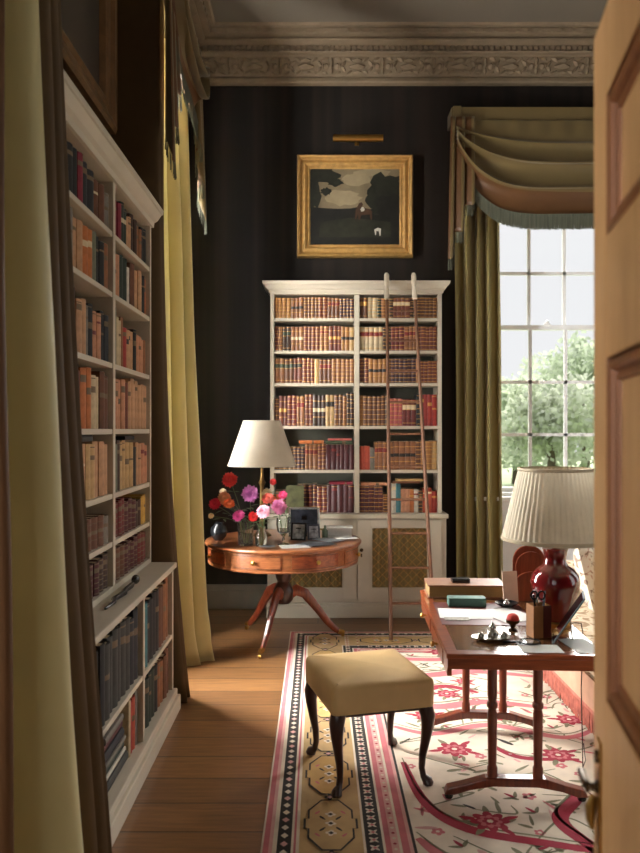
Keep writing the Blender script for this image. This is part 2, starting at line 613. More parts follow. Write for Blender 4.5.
def relief(mb, at, n_span, start, end):
    """palmettes and leaves along the frieze; at(s, d, z) -> point"""
    per = .47
    n = int((end - start) / per)
    for i in range(n + 1):
        s0 = start + i * per

        def petal(s, z, ds, dz, ang, out=.026):
            ca, sa = math.cos(ang), math.sin(ang)
            ring = []
            for k in range(10):
                a = 2 * PI * k / 10
                x, y = ds * math.cos(a), dz * math.sin(a)
                x, y = x * ca - y * sa, x * sa + y * ca
                zz = z + y
                ring.append(at(s + x, .045 + (zz - 4.9) * .30, zz))
            cen = at(s, .06 + (z - 4.9) * .30 + out, z)
            mb.add(ring + [cen], [(k, (k + 1) % 10, 10) for k in range(10)], 0, True)
        petal(s0, 4.985, .088, .024, 0, .045)
        petal(s0, 5.035, .06, .018, 0)
        petal(s0, 4.937, .06, .016, 0)
        for q in (-1, 1):
            petal(s0 + q * .075, 5.038, .045, .014, q * .5)
            petal(s0 + q * .075, 4.935, .045, .014, -q * .5)
            petal(s0 + q * .125, 5.005, .042, .018, -q * .9)
            petal(s0 + q * .125, 4.962, .042, .018, q * .9)
            petal(s0 + q * .175, 5.045, .04, .013, q * .35)
            petal(s0 + q * .175, 4.930, .04, .013, -q * .35)
            petal(s0 + q * .185, 4.985, .03, .032, 0, .034)
            petal(s0 + q * .155, 4.985, .012, .03, 0)
        petal(s0 + per / 2, 5.025, .02, .04, 0)
        petal(s0 + per / 2, 4.945, .02, .04, 0)
        petal(s0 + per / 2, 4.985, .016, .016, 0, .04)
    # bead row and small dentils
    m = int((end - start) / .05)
    for i in range(m):
        s = start + (i + .5) * .05
        for (ds, d0, d1, z0, z1) in ((.017, .12, .165, 5.098, 5.133), (.014, .22, .305, 5.19, 5.216)):
            if z0 > 5.15 and i % 2:
                continue
            p = [at(s - ds, d0, z0), at(s + ds, d0, z0), at(s + ds, d1, z0), at(s - ds, d1, z0),
                 at(s - ds, d0, z1), at(s + ds, d0, z1), at(s + ds, d1, z1), at(s - ds, d1, z1)]
            mb.add(p, [(0, 3, 2, 1), (4, 5, 6, 7), (0, 1, 5, 4), (1, 2, 6, 5), (2, 3, 7, 6), (3, 0, 4, 7)])


b = MB()
b.prism([(XL, YB - d, z) for d, z in CP], (XR - XL, 0, 0))
relief(b, lambda s, d, z: (s, YB - d, z), 0, XL + .2, XR - .1)
struct(b.build('trim_1', M_CORN, sharp=30))
b = MB()
b.prism([(XL + d, YF, z) for d, z in CP], (0, YB - YF, 0))
relief(b, lambda s, d, z: (XL + d, s, z), 0, 2.4, YB - .3)
struct(b.build('trim_2', M_CORN, sharp=30))

# ------------------------------------------------------------------ garden outside the window
struct(MB().box(-40, 60, YB + .6, 90, -1.3, -1.2).build('ground', mat('lawn', (120, 140, 84), 0.9, var=.25, scale=.6)))
M_TRUNK = mat('bark', (96, 84, 70), 0.9, var=.2)
rng = random.Random(11)


def tree(label, x, y, h, r, seed, mcol):
    rg = random.Random(seed)
    t = thing('garden_tree', label, 'tree', (x, y, -1.2), group=None)
    MB().tube([(0, 0, 0), (.1, 0, h * .35), (0, .1, h * .75)], [.22, .16, .06], 8).build('trunk', M_TRUNK, t, world=False)
    cb = MB()
    blobs = [(rg.gauss(0, .42) * r, rg.gauss(0, .42) * r, h * (.36 + .56 * rg.random()), r * rg.uniform(.32, .5)) for _ in range(16)]
    for (bx, by, bz, br) in blobs:
        for _ in range(210):
            d = Vector((rg.gauss(0, 1), rg.gauss(0, 1), rg.gauss(0, 1))).normalized() * br * rg.uniform(.55, 1.05)
            c = Vector((bx, by, bz)) + d
            s = rg.uniform(.10, .2) * r / 2.6
            a = Vector((rg.gauss(0, 1), rg.gauss(0, 1), rg.gauss(0, 1))).normalized() * s
            e = Vector((rg.gauss(0, 1), rg.gauss(0, 1), rg.gauss(0, 1))).normalized() * s
            cb.add([c - a, c + e, c + a, c - e], [(0, 1, 2, 3)])
    cb.build('crown', mcol, t, world=False, fix=False)


LEAFA = mat('haze_pale_foliage', (204, 210, 192), 0.8, var=.2, scale=1, transl=.3)  # bleached so that the colour carries the garden haze
LEAFB = mat('haze_mid_foliage', (194, 204, 182), 0.8, var=.2, scale=1, transl=.3)  # haze in the colour here too, slightly deeper
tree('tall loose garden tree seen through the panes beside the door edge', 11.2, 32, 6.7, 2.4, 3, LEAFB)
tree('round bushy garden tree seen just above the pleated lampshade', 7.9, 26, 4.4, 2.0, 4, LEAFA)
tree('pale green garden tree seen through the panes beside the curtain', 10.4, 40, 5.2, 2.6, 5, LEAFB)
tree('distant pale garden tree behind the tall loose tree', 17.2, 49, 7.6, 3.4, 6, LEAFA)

# ------------------------------------------------------------------ rug
RX0, RX1, RY0, RY1 = -.225, 3.5, 1.3, 6.2
RZ = 0.006
M_R = [mat('rug_cream', (222, 208, 188), .95, var=.12, scale=8, bump=.3, bscale=300),
       mat('rug_pink', (196, 112, 116), .95, var=.16, scale=9, bump=.3, bscale=300),
       mat('rug_dark', (54, 48, 44), .95, var=.2, scale=9, bump=.3, bscale=300),
       mat('rug_tan', (190, 158, 110), .95, var=.15, scale=7, bump=.3, bscale=300),
       mat('rug_red', (158, 44, 62), .95, var=.16, scale=9, bump=.3, bscale=300),
       mat('rug_leaf', (128, 124, 96), .95, var=.2, scale=9, bump=.3, bscale=300),
       mat('rug_palepink', (214, 164, 156), .95, var=.12, scale=9, bump=.3, bscale=300),
       mat('rug_gold', (196, 158, 98), .95, var=.12, scale=9, bump=.3, bscale=300)]
CREAM, PINK, DARK, TAN, RED, GLEAF, PPINK, GOLD = range(8)
rug = MB()
rug.box(RX0, RX1, RY0, RY1, 0.0005, RZ, CREAM)
DZ = .0003
LV = [0]


def ring(o, mi):
    LV[0] += 1
    rug.poly([(RX0 + o, RY0 + o), (RX1 - o, RY0 + o), (RX1 - o, RY1 - o), (RX0 + o, RY1 - o)], RZ + DZ * LV[0], mi)


for o_, m_ in ((.008, PINK), (.03, PPINK), (.045, CREAM), (.062, DARK), (.118, CREAM), (.128, PINK), (.137, CREAM), (.15, TAN), (.405, CREAM), (.415, DARK),
               (.482, CREAM), (.492, PINK), (.515, PPINK), (.545, CREAM), (.556, PINK), (.585, PPINK), (.6, DARK), (.612, CREAM)):
    ring(o_, m_)
ZP = RZ + DZ * (LV[0] + 1)


def blob(x, y, r, petals, depth, mi, lv, ph=0.0, sx=1.0, sy=1.0, n=None):
    n = n or petals * 6
    rug.poly([(x + sx * r * (1 - depth + depth * abs(math.cos(petals * .5 * (2 * PI * k / n) + ph))) * math.cos(2 * PI * k / n),
               y + sy * r * (1 - depth + depth * abs(math.cos(petals * .5 * (2 * PI * k / n) + ph))) * math.sin(2 * PI * k / n)) for k in range(n)],
             ZP + DZ * lv, mi)


def lens(x, y, l, w, a, mi, lv):
    pts = []
    for k in range(12):
        t = 2 * PI * k / 12
        px, py = l * math.cos(t), w * math.sin(t) * (1 - .3 * math.cos(t))
        pts.append((x + px * math.cos(a) - py * math.sin(a), y + px * math.sin(a) + py * math.cos(a)))
    rug.poly(pts, ZP + DZ * lv, mi)


def ribbon(pts, w, mi, lv, taper=True):
    # smooth the line, then offset
    P = []
    n = len(pts)
    for i in range(n - 1):
        p0, p1, p2, p3 = pts[max(i - 1, 0)], pts[i], pts[i + 1], pts[min(i + 2, n - 1)]
        for k in range(8):
            t = k / 8
            P.append(tuple(.5 * ((2 * p1[c]) + (-p0[c] + p2[c]) * t + (2 * p0[c] - 5 * p1[c] + 4 * p2[c] - p3[c]) * t * t + (-p0[c] + 3 * p1[c] - 3 * p2[c] + p3[c]) * t ** 3) for c in (0, 1)))
    P.append(tuple(pts[-1]))
    L, Rr = [], []
    for i, p in enumerate(P):
        a, b_ = P[max(i - 1, 0)], P[min(i + 1, len(P) - 1)]
        dx, dy = b_[0] - a[0], b_[1] - a[1]
        l = math.hypot(dx, dy) or 1
        ww = w * (.45 + .55 * math.sin(PI * i / (len(P) - 1))) if taper else w
        L.append((p[0] - dy / l * ww, p[1] + dx / l * ww))
        Rr.append((p[0] + dy / l * ww, p[1] - dx / l * ww))
    z = ZP + DZ * lv
    m = len(P)
    rug.add([(x, y, z) for x, y in L + Rr], [(i, i + 1, m + i + 1, m + i) for i in range(m - 1)], mi)


def flower(x, y, r, ph=0.0):
    for k in range(5):
        a = ph + 2 * PI * k / 5 + .3
        lens(x + math.cos(a) * r * 1.15, y + math.sin(a) * r * 1.15, r * .42, r * .16, a, GLEAF if k % 2 else RED, 2)
    blob(x, y, r, 8, .35, RED, 3, ph)
    blob(x, y, r * .62, 8, .3, PINK, 4, ph + .5)
    blob(x, y, r * .4, 6, .3, RED, 5, ph)
    blob(x, y, r * .16, 6, .1, CREAM, 6)


# border motifs along the long left side and the far end
def along(o, fn, step, corner=.03, xs=.62):
    y = RY1 - corner
    k = 0
    while y > 2.2:
        fn(RX0 + o, y, 0, k)
        y -= step
        k += 1
    x = RX0 + xs
    while x < 2.0:
        fn(x, RY1 - o, 1, k)
        x += step
        k += 1


def m_small(x, y, hz, k):
    r = .016
    rug.poly([(x - r, y), (x, y - r * 1.3), (x + r, y), (x, y + r * 1.3)], ZP + DZ, CREAM if k % 3 else PPINK)


def m_cross(x, y, hz, k):
    for s in (-1, 1):
        lens(x, y, .026, .007, s * .8, CREAM, 1)
    blob(x, y, .008, 4, .1, PINK, 2)


along(.090, m_small, .062)
along(.449, m_cross, .058)


def m_pinkdot(x, y, hz, k):
    blob(x, y, .008, 4, .2, RED if k % 2 else CREAM, 1)


along(.53, m_pinkdot, .04)


def m_oct(x, y, hz, k):
    def octa(w, l, mi, lv):
        c = .4
        pts = [(-w, -l * .55), (-w * c, -l), (w * c, -l), (w, -l * .55), (w, -.2 * l), (w * 1.18, -.2 * l), (w * 1.18, .2 * l), (w, .2 * l),
               (w, l * .55), (w * c, l), (-w * c, l), (-w, l * .55), (-w, .2 * l), (-w * 1.18, .2 * l), (-w * 1.18, -.2 * l), (-w, -.2 * l)]
        if hz:
            pts = [(b_, a) for a, b_ in pts]
        rug.poly([(x + a, y + b_) for a, b_ in pts], ZP + DZ * lv, mi)
    octa(.096, .205, DARK, 1)
    octa(.088, .195, GOLD if k % 2 else TAN, 2)
    for j in (-1, 0, 1):
        dx, dy = (0, j * .075) if not hz else (j * .075, 0)
        blob(x + dx, y + dy, .024, 4, .5, CREAM, 3, .3)
        blob(x + dx, y + dy, .011, 4, .3, DARK, 4)
    for q in (-1, 1):
        for j in (-1, 1):
            dx, dy = (q * .034, j * .045) if not hz else (j * .045, q * .034)
            lens(x + dx, y + dy, .02, .006, q * j * .9, DARK, 3)
            dx, dy = (q * .055, j * .09) if not hz else (j * .09, q * .055)
            lens(x + dx, y + dy, .017, .006, -q * j * .9, PINK, 3)
    e = .228
    dx, dy = (0, e) if not hz else (e, 0)
    blob(x + dx, y + dy, .026, 4, .5, DARK, 1)
    blob(x + dx, y + dy, .013, 4, .3, PPINK, 2)


along(.278, m_oct, .456, .30, .30 + .456)

# field: red and pink scrolls, flowers, grey-green leaves
for pts, w, mi in (
        ([(.42, 3.75), (.47, 3.35), (.62, 3.12), (.95, 3.0), (1.3, 2.9)], .03, RED),
        ([(1.05, 3.62), (1.16, 3.42), (1.02, 3.2), (1.08, 2.98), (1.2, 2.7)], .035, RED),
        ([(.42, 4.62), (.7, 4.5), (1.0, 4.58), (1.35, 4.48)], .045, PINK),
        ([(.42, 5.15), (.72, 5.08), (1.05, 5.16), (1.45, 5.05)], .05, PINK),
        ([(.45, 4.9), (.62, 4.78), (.82, 4.86), (1.0, 4.74)], .035, RED),
        ([(.42, 4.2), (.62, 4.1), (.95, 4.22), (1.3, 4.05), (1.5, 4.15)], .03, PINK),
        ([(.43, 5.5), (.8, 5.42), (1.2, 5.5)], .04, PINK),
        ([(.40, 3.05), (.55, 2.85), (.9, 2.75)], .03, PINK),
        ([(.9, 3.95), (1.02, 3.8), (1.3, 3.78)], .022, RED)):
    ribbon(pts, w, mi, 1)
    ribbon([(x, y + w * 1.6) for x, y in pts], w * .22, GLEAF, 1)
for (x, y, r, ph) in ((.72, 3.18, .085, 0), (.70, 3.9, .09, .5), (1.21, 3.83, .085, .2), (.90, 5.6, .085, .4), (.62, 4.36, .08, .1), (1.04, 4.36, .08, .7),
                      (.80, 4.72, .075, .3), (.55, 5.3, .08, .2), (1.15, 5.28, .08, .5), (1.0, 2.72, .09, 0), (.58, 2.62, .08, .3), (1.45, 3.25, .08, .2),
                      (1.42, 4.3, .08, .2), (1.4, 5.55, .08, .2), (.95, 4.95, .06, .1)):
    flower(x, y, r, ph)
rng = random.Random(5)
for _ in range(300):
    x, y = rng.uniform(.44, 1.9), rng.uniform(2.3, 5.5)
    a = rng.uniform(0, PI)
    q = rng.random()
    lens(x, y, rng.uniform(.02, .06), rng.uniform(.006, .014), a, GLEAF if q < .62 else (PPINK if q < .82 else (PINK if q < .93 else DARK)), 0)
for _ in range(60):
    x, y = rng.uniform(.45, 1.5), rng.uniform(2.6, 5.55)
    q = rng.random()
    if q < .5:
        blob(x, y, rng.uniform(.02, .035), 5, .35, PINK, 0, rng.random())
        blob(x, y, .009, 5, .2, CREAM, 1)
    else:
        a = rng.uniform(0, 6)
        for k in (-1, 0, 1):
            lens(x + .03 * math.cos(a + k), y + .03 * math.sin(a + k), .03, .009, a + k, GLEAF if k else RED, 0)
for _ in range(70):
    x, y = rng.uniform(.5, 1.9), rng.uniform(2.4, 5.4)
    ribbon([(x, y), (x + rng.uniform(-.15, .15), y + rng.uniform(-.1, .1)), (x + rng.uniform(-.3, .3), y + rng.uniform(-.15, .15))], .006, GLEAF, 0)
ro = rug.build('rug', M_R, fix=False)
tag(ro, 'large cream rug with red flowers and patterned pink and black borders on the boards', 'rug')
RT = RZ + DZ * (LV[0] + 9)          # where feet stand on the rug


# ------------------------------------------------------------------ books
PAL = {'tan': (152, 98, 60), 'golden tan': (178, 122, 66), 'pale tan': (206, 168, 112), 'brown': (112, 68, 42), 'dark brown': (70, 46, 34),
       'red-brown': (122, 62, 44), 'dark red': (118, 42, 36), 'red': (176, 58, 50), 'maroon': (88, 36, 38), 'purple-brown': (78, 48, 54), 'cream': (212, 190, 150),
       'orange-red': (200, 84, 58), 'green': (74, 88, 62), 'dark green': (44, 56, 44), 'navy': (40, 40, 44), 'black': (34, 32, 32), 'buff': (204, 156, 114),
       'peach': (208, 146, 108), 'grey': (130, 122, 110), 'white': (222, 214, 198), 'teal': (62, 128, 138), 'yellow': (206, 164, 70), 'pink': (196, 96, 92),
       'slate grey': (60, 58, 52), 'grey-green': (118, 122, 100), 'crimson': (140, 36, 54), 'orange': (204, 118, 60)}


def cover(c, cloth=False):
    return mat(('cloth ' if cloth else 'leather ') + c, tuple(v * (.92 if cloth else .86) for v in PAL[c]), .75 if cloth else .38, var=.2, scale=26)


LABM = {'red': mat('label red', (120, 36, 30), .5), 'black': mat('label black', (30, 26, 24), .5), 'green': mat('label green', (46, 60, 46), .5),
        'cream': mat('label cream', (214, 196, 156), .6), None: M_GILTLINE}


M_WORN = mat('worn_title', (112, 92, 66), .7, var=.2)


def book_mesh(w, h, d, style, ms, rg):
    mb = MB()
    nb = 6
    arc = []
    bul = w * .16
    for k in range(nb + 1):
        t = k / nb
        arc.append((-w / 2 + w * t, -bul * math.sin(PI * t)))
    lv = [(0, 0)]
    if style == 'gilt':
        edges = [.05, .21, .37, .53, .69, .80, .94]
        for i, e in enumerate(edges):
            lv += [(e * h, 1), (e * h + .0045, 2 if (i == 4 and ms[2] is not M_GILTLINE) else 0)]
            if i == 4:
                pass
            elif i == 5:
                lv[-1] = (e * h + .0045, 0)
    elif style == 'label':
        lv += [(.1 * h, 1), (.1 * h + .004, 0), (.60 * h, 1), (.60 * h + .004, 2), (.78 * h, 1), (.78 * h + .004, 0), (.93 * h, 1), (.93 * h + .004, 0)]
    elif style == 'band':
        lv += [(.28 * h, 1), (.3 * h, 0), (.46 * h, 2), (.58 * h, 0), (.8 * h, 1), (.82 * h, 0)]
    elif style == 'title' and rg.random() < .6:
        t0 = rg.uniform(.5, .8)
        t1 = t0 + rg.uniform(.04, .13)
        lv += [(t0 * h, 2), (t1 * h, 0)]
        if rg.random() < .4:
            lv += [(.93 * h, 1), (.95 * h, 0)]
    z = [a for a, _ in lv] + [h]
    n = nb + 1
    verts = []
    for zz in z:
        # raised bands stand a little proud
        verts += [(x, y, zz) for x, y in arc]
    faces, mi = [], []
    for i in range(len(z) - 1):
        for k in range(nb):
            faces.append((i * n + k, i * n + k + 1, (i + 1) * n + k + 1, (i + 1) * n + k))
            mi.append(lv[i][1])
    o = len(verts)
    T = len(z) - 1
    verts += [(-w / 2, d, 0), (w / 2, d, 0), (-w / 2, d, h), (w / 2, d, h), (-w / 2 + .003, .006, h - .004), (w / 2 - .003, .006, h - .004), (-w / 2 + .003, d, h - .004), (w / 2 - .003, d, h - .004)]
    L0, R0, LT, RTp = 0, nb, T * n, T * n + nb
    faces += [(L0, LT, o + 2, o), (R0, o + 1, o + 3, RTp), (o, o + 2, o + 3, o + 1), tuple([L0, o, o + 1] + list(range(nb, 0, -1)))]
    mi += [0, 0, 3, 0]
    # top: cover edge ring and sunk page block
    faces += [tuple([LT + k for k in range(n)] + [o + 5, o + 4]), (LT, o + 4, o + 6, o + 2), (RTp, o + 3, o + 7, o + 5), (o + 4, o + 5, o + 7, o + 6)]
    mi += [0, 0, 0, 3]
    mb.v = [Vector(p) for p in verts]
    mb.f = [list(f) for f in faces]
    mb.m = mi
    mb.sm = [i < (len(z) - 1) * nb for i in range(len(faces))]
    return mb


def put_book(name, label, group, w, h, d, col, style, lab, loc, rot, cloth, rg):
    ms = [cover(col, cloth), M_WORN if cloth else M_GILTLINE, M_WORN if cloth and lab is None else LABM[lab], M_PAGES]
    o = book_mesh(w, h, d, style, ms, rg).build(name, ms)
    o.location = loc
    o.rotation_euler = rot
    return tag(o, label, 'book', group)


def fill_row(runs, u0, u1, z, hmax, hvar, at, rotz, name, labf, group, d, cloth, seed, hscale=None):
    """runs: [(count, colour, style, label colour, height factor)]; at(u) -> (x, y)"""
    rg = random.Random(seed)
    items = []
    for r in runs:
        for _ in range(r[0]):
            items.append(r)
    ws = []
    for r in items:
        ws.append((r[5] if len(r) > 5 else 1.0) * rg.uniform(.8, 1.2))
    k = (u1 - u0) / sum(ws)
    u = u0
    run_h = {}
    for i, r in enumerate(items):
        w = ws[i] * k
        key = id(r)
        if key not in run_h:
            run_h[key] = rg.uniform(1 - hvar, 1)
        hh = hmax * run_h[key] * (r[4] if len(r) > 4 else 1) * (rg.uniform(.90, 1.0) if cloth else rg.uniform(.97, 1.0))
        uu = u + w / 2
        x, y = at(uu, rg.uniform(0, .012))
        put_book(name, labf(r[1], i, len(items)), group, w - .0014, hh, d * rg.uniform(.9, 1), r[1], r[2], r[3], (x, y, z + .0006), (0, 0, rotz), cloth, rg)
        u += w


# ------------------------------------------------------------------ the far bookcase
BX0, BX1 = -.425, 1.10
BYF = 6.75          # front of the shelves
BACK = YB - .002
bc = thing('bookcase', 'white painted bookcase full of leather books with grille doors against the dark far wall', 'bookcase', ((BX0 + BX1) / 2, 6.9, 0))
b = MB()
b.box(BX0, BX0 + .035, BYF, BACK, .912, 2.9)
b.box(BX1 - .035, BX1, BYF, BACK, .912, 2.9)
b.box(.324, .368, BYF, BACK - .02, .912, 2.85)
b.box(BX0 + .035, BX1 - .035, BYF, BACK - .02, 2.855, 2.9)
b.build('carcass', M_WHITE, bc, bevel=.003)
MB().box(BX0 + .035, BX1 - .035, BACK - .015, BACK, .912, 2.9).build('back_panel', M_CASEBACK, bc)
b = MB()
prof = [(0, 2.87), (.012, 2.87), (.015, 2.892), (.03, 2.90), (.045, 2.925), (.062, 2.94), (.066, 2.965), (0, 2.965)]
# mitred crown round three sides
pl = []
for (d, z) in prof:
    pl.append([(BX0 - d, BACK, z), (BX0 - d, BYF - d, z), (BX1 + d, BYF - d, z), (BX1 + d, BACK, z)])
n = len(prof)
vv = [p for row in pl for p in row]
ff = []
for i in range(n):
    j = (i + 1) % n
    for k in range(3):
        ff.append((i * 4 + k, i * 4 + k + 1, j * 4 + k + 1, j * 4 + k))
b.add(vv, ff)
b.add([(BX0, BYF, 2.96), (BX1, BYF, 2.96), (BX1, BACK, 2.96), (BX0, BACK, 2.96)], [(0, 1, 2, 3)])
b.build('cornice', M_WHITE, bc, fix=True)
SHZ = [2.645, 2.356, 2.067, 1.686, 1.295]
for z in SHZ:
    for (a, c) in ((BX0 + .0355, .3235), (.3685, BX1 - .0355)):
        MB().box(a, c, BYF + .004, BACK - .02, z - .027, z).build('shelf', M_WHITE, bc, bevel=.002)
# base cabinet
CX0, CX1, CY = -.445, 1.13, 6.67
b = MB()
b.box(CX0, CX1, CY + .022, BACK, .13, .872)
b.build('base_cabinet', M_WHITE2, bc, bevel=.003)
MB().box(CX0 - .015, CX1 + .015, CY - .005, BACK, .873, .9115).build('cabinet_top', M_WHITE, bc, bevel=.006)
b = MB()
b.box(CX0 - .012, CX1 + .012, CY - .002, BACK, 0, .105).box(CX0 - .006, CX1 + .006, CY + .008, BACK, .105, .129)
b.build('plinth', M_WHITE2, bc, bevel=.004)
M_CLOTH = mat('gathered_olive_cloth', (118, 104, 62), .8, var=.2, scale=30, stretch=(1, 1, .1))
for (d0, d1, kx) in ((-.40, .339, -1), (.349, 1.085, 1)):
    p0, p1, q0, q1 = d0 + .115, d1 - .115, .255, .80
    b = MB()
    b.box(d0, p0, CY, CY + .0215, .16, .86).box(p1, d1, CY, CY + .0215, .16, .86)
    b.box(p0, p1, CY, CY + .0215, q1, .86).box(p0, p1, CY, CY + .0215, .16, q0)
    m_ = .012
    b.box(p0, p0 + m_, CY - .006, CY + .01, q0, q1).box(p1 - m_, p1, CY - .006, CY + .01, q0, q1)
    b.box(p0 + m_, p1 - m_, CY - .006, CY + .01, q1 - m_, q1).box(p0 + m_, p1 - m_, CY - .006, CY + .01, q0, q0 + m_)
    dr = b.build('door', M_WHITE2, bc, bevel=.002)
    g = MB()
    g.grid(lambda u, v: (p0 + (p1 - p0) * u, CY + .018 + .0025 * math.sin(u * 90), q0 + (q1 - q0) * v), 120, 2)
    g.build('cloth_panel', M_CLOTH, dr)
    g = MB()
    sp = .075
    c = -(q1 - q0)
    while c < (p1 - p0):
        for sgn in (1, -1):
            # line x = p0 + c + t, z = q0 + t (sgn 1) or z = q1 - t, clipped
            t0, t1 = max(0, -c), min(q1 - q0, (p1 - p0) - c)
            if t1 - t0 > .01:
                A = (p0 + c + t0, CY + .008 + (.003 if sgn > 0 else 0), q0 + t0 if sgn > 0 else q1 - t0)
                B = (p0 + c + t1, CY + .008 + (.003 if sgn > 0 else 0), q0 + t1 if sgn > 0 else q1 - t1)
                g.tube([A, B], .0022, 5)
        c += sp
    g.build('grille', M_BRASS, dr)
    kx_ = d0 + .02 if kx > 0 else d1 - .02
    if kx > 0:
        MB().lathe([(.006, 0), (.006, .012), (.014, .018), (.016, .026), (.010, .033), (0, .035)], (0, 0, 0), 12, 0,
                   Matrix.Translation((kx_ + .012, CY, .6)) @ Matrix.Rotation(R(90), 4, 'X')).build('knob', M_DBRASS, dr)
        MB().box(kx_ + .006, kx_ + .018, CY - .003, CY, .535, .565).build('keyhole_plate', M_DBRASS, dr)

ROWN = ['top', 'second', 'third', 'fourth', 'fifth', 'bottom']
G = 'gilt'
FAR = {
    0: ([(4, 'golden tan', G, None), (3, 'tan', 'band', 'black'), (4, 'brown', G, None), (2, 'red-brown', G, None), (3, 'brown', 'label', 'red'), (4, 'purple-brown', G, None)],
        [(2, 'brown', 'label', None), (2, 'cream', G, None), (1, 'dark green', G, None), (2, 'tan', G, None), (1, 'dark brown', G, None), (4, 'red-brown', 'label', 'cream'),
         (2, 'dark brown', G, None), (5, 'brown', G, None)]),
    1: ([(1, 'red-brown', G, None), (1, 'tan', G, None), (2, 'dark brown', 'label', 'green'), (3, 'tan', 'band', 'cream'), (4, 'red-brown', G, None), (2, 'tan', G, 'red'), (3, 'red-brown', 'band', None),
         (2, 'golden tan', 'band', 'black'), (1, 'pale tan', 'band', 'black')],
        [(5, 'cream', 'label', 'red'), (2, 'dark brown', G, None), (3, 'dark red', G, None), (3, 'tan', 'label', 'red'), (5, 'red-brown', G, None)]),
    2: ([(2, 'tan', 'label', 'green'), (2, 'brown', 'label', 'green'), (2, 'red-brown', 'label', 'black'), (3, 'red-brown', G, None), (1, 'pale tan', G, None), (3, 'brown', 'label', 'red'), (5, 'tan', G, None)],
        [(2, 'red-brown', G, None), (4, 'golden tan', 'band', 'black'), (1, 'brown', G, None), (6, 'purple-brown', G, None), (1, 'peach', G, None), (4, 'red-brown', G, None, .9)]),
    3: ([(1, 'brown', G, None, .92), (2, 'red-brown', 'band', None), (2, 'dark red', G, None), (2, 'tan', 'label', 'red'), (2, 'red-brown', G, None, 1.04), (3, 'dark brown', 'band', 'cream'),
         (2, 'pale tan', 'label', 'black'), (2, 'brown', G, None), (1, 'tan', G, None), (2, 'dark brown', G, None, 1.1)],
        [(1, 'golden tan', G, None), (5, 'brown', G, None), (1, 'dark brown', G, None), (3, 'pink', G, None, .88), (3, 'dark red', 'label', 'cream', .85), (1, 'navy', G, None), (4, 'red', 'title', None)]),
    4: ([(4, 'dark brown', G, None, .8), (3, 'purple-brown', G, None, .82), (3, 'tan', 'label', 'red', .92), (2, 'red-brown', G, None, .9), (6, 'maroon', 'title', 'red', .92)],
        [(2, 'orange-red', 'title', None, .84, 1.2), (1, 'grey', 'title', None, .75), (3, 'tan', 'label', 'red'), (5, 'tan', 'band', 'black', 1.0, 1.2), (1, 'brown', G, None), (2, 'golden tan', G, None, 1.02, 1.2), (1, 'pale tan', G, None, 1.02)]),
    5: ([(4, 'dark brown', G, None, .8), (4, 'maroon', G, None), (2, 'dark red', G, None), (5, 'maroon', 'title', 'red')],
        [(5, 'maroon', G, None, .98), (1, 'brown', G, None, .7), (2, 'white', 'title', 'cream', 1.02), (1, 'teal', 'title', None, 1.04, 1.1), (2, 'peach', 'title', 'red', .85), (1, 'orange', 'title', None, .85),
         (1, 'white', 'title', 'red', .86), (1, 'dark brown', G, None, .8), (2, 'orange-red', 'title', 'cream', .88), (1, 'red', 'title', None, .8)])}
FZ = [2.645, 2.356, 2.067, 1.686, 1.295, .9125]
FH = [.192, .225, .228, .285, .26, .255]
for r in range(6):
    for bay in (0, 1):
        u0, u1 = ((BX0 + .038, .321), (.371, BX1 - .038))[bay]
        bn = ('left', 'right')[bay]
        fill_row(FAR[r][bay], u0, u1, FZ[r], FH[r], .05, lambda u, dd: (u, BYF + .03 + dd), 0, 'leather_book',
                 lambda c, i, n, r=r, bn=bn: f'{c} leather book, {ORD[i]} from left on {ROWN[r]} shelf, {bn} bay of far bookcase',
                 'leather books on the far bookcase', .17, False, 100 + r * 2 + bay)
# books lying flat on top of the rows
rg = random.Random(4)


def lay(label, x, z, w, h, d, col, style='title', lab=None, y=BYF + .02):
    put_book('flat_book', label, 'books lying flat on the far bookcase rows', w, h, d, col, style, lab, (x, y, z + w / 2), (0, R(90), 0), True, rg)


def top_of(x0, x1, z0, zmax):
    t = z0
    for o in COL.objects:
        if o.name.startswith(('leather_book', 'flat_book')) and z0 - .001 < o.location.z < zmax and abs(o.location.y - BYF) < .08:
            bb = [o.matrix_basis @ Vector(c) for c in o.bound_box]
            if min(p.x for p in bb) < x1 and max(p.x for p in bb) > x0:
                t = max(t, max(p.z for p in bb))
    return t + .0006


for (lb, x, ln, w, col, zi) in (
        ('orange-brown book lying flat on the fifth-shelf row beside the white lampshade', -.17, .22, .03, 'orange', 4),
        ('green book lying flat on the fifth-shelf row, under a pink book', .07, .235, .034, 'green', 4),
        ('pink book lying flat, topmost of the pile on the fifth-shelf left row', .09, .21, .018, 'pink', 4),
        ('red book lying flat on the bottom left row behind the drum table', .10, .21, .024, 'crimson', 5),
        ('peach book lying flat on the maroon books of the bottom right bay', .385, .23, .026, 'peach', 5),
        ('brown book lying flat on the row beside the teal book', .66, .25, .02, 'brown', 5),
        ('pale tan book lying flat at the right end of the bottom shelf row', .70, .24, .018, 'pale tan', 5)):
    lay(lb, x, top_of(x, x + ln, FZ[zi], FZ[zi] + .3), w, ln, .14, col)

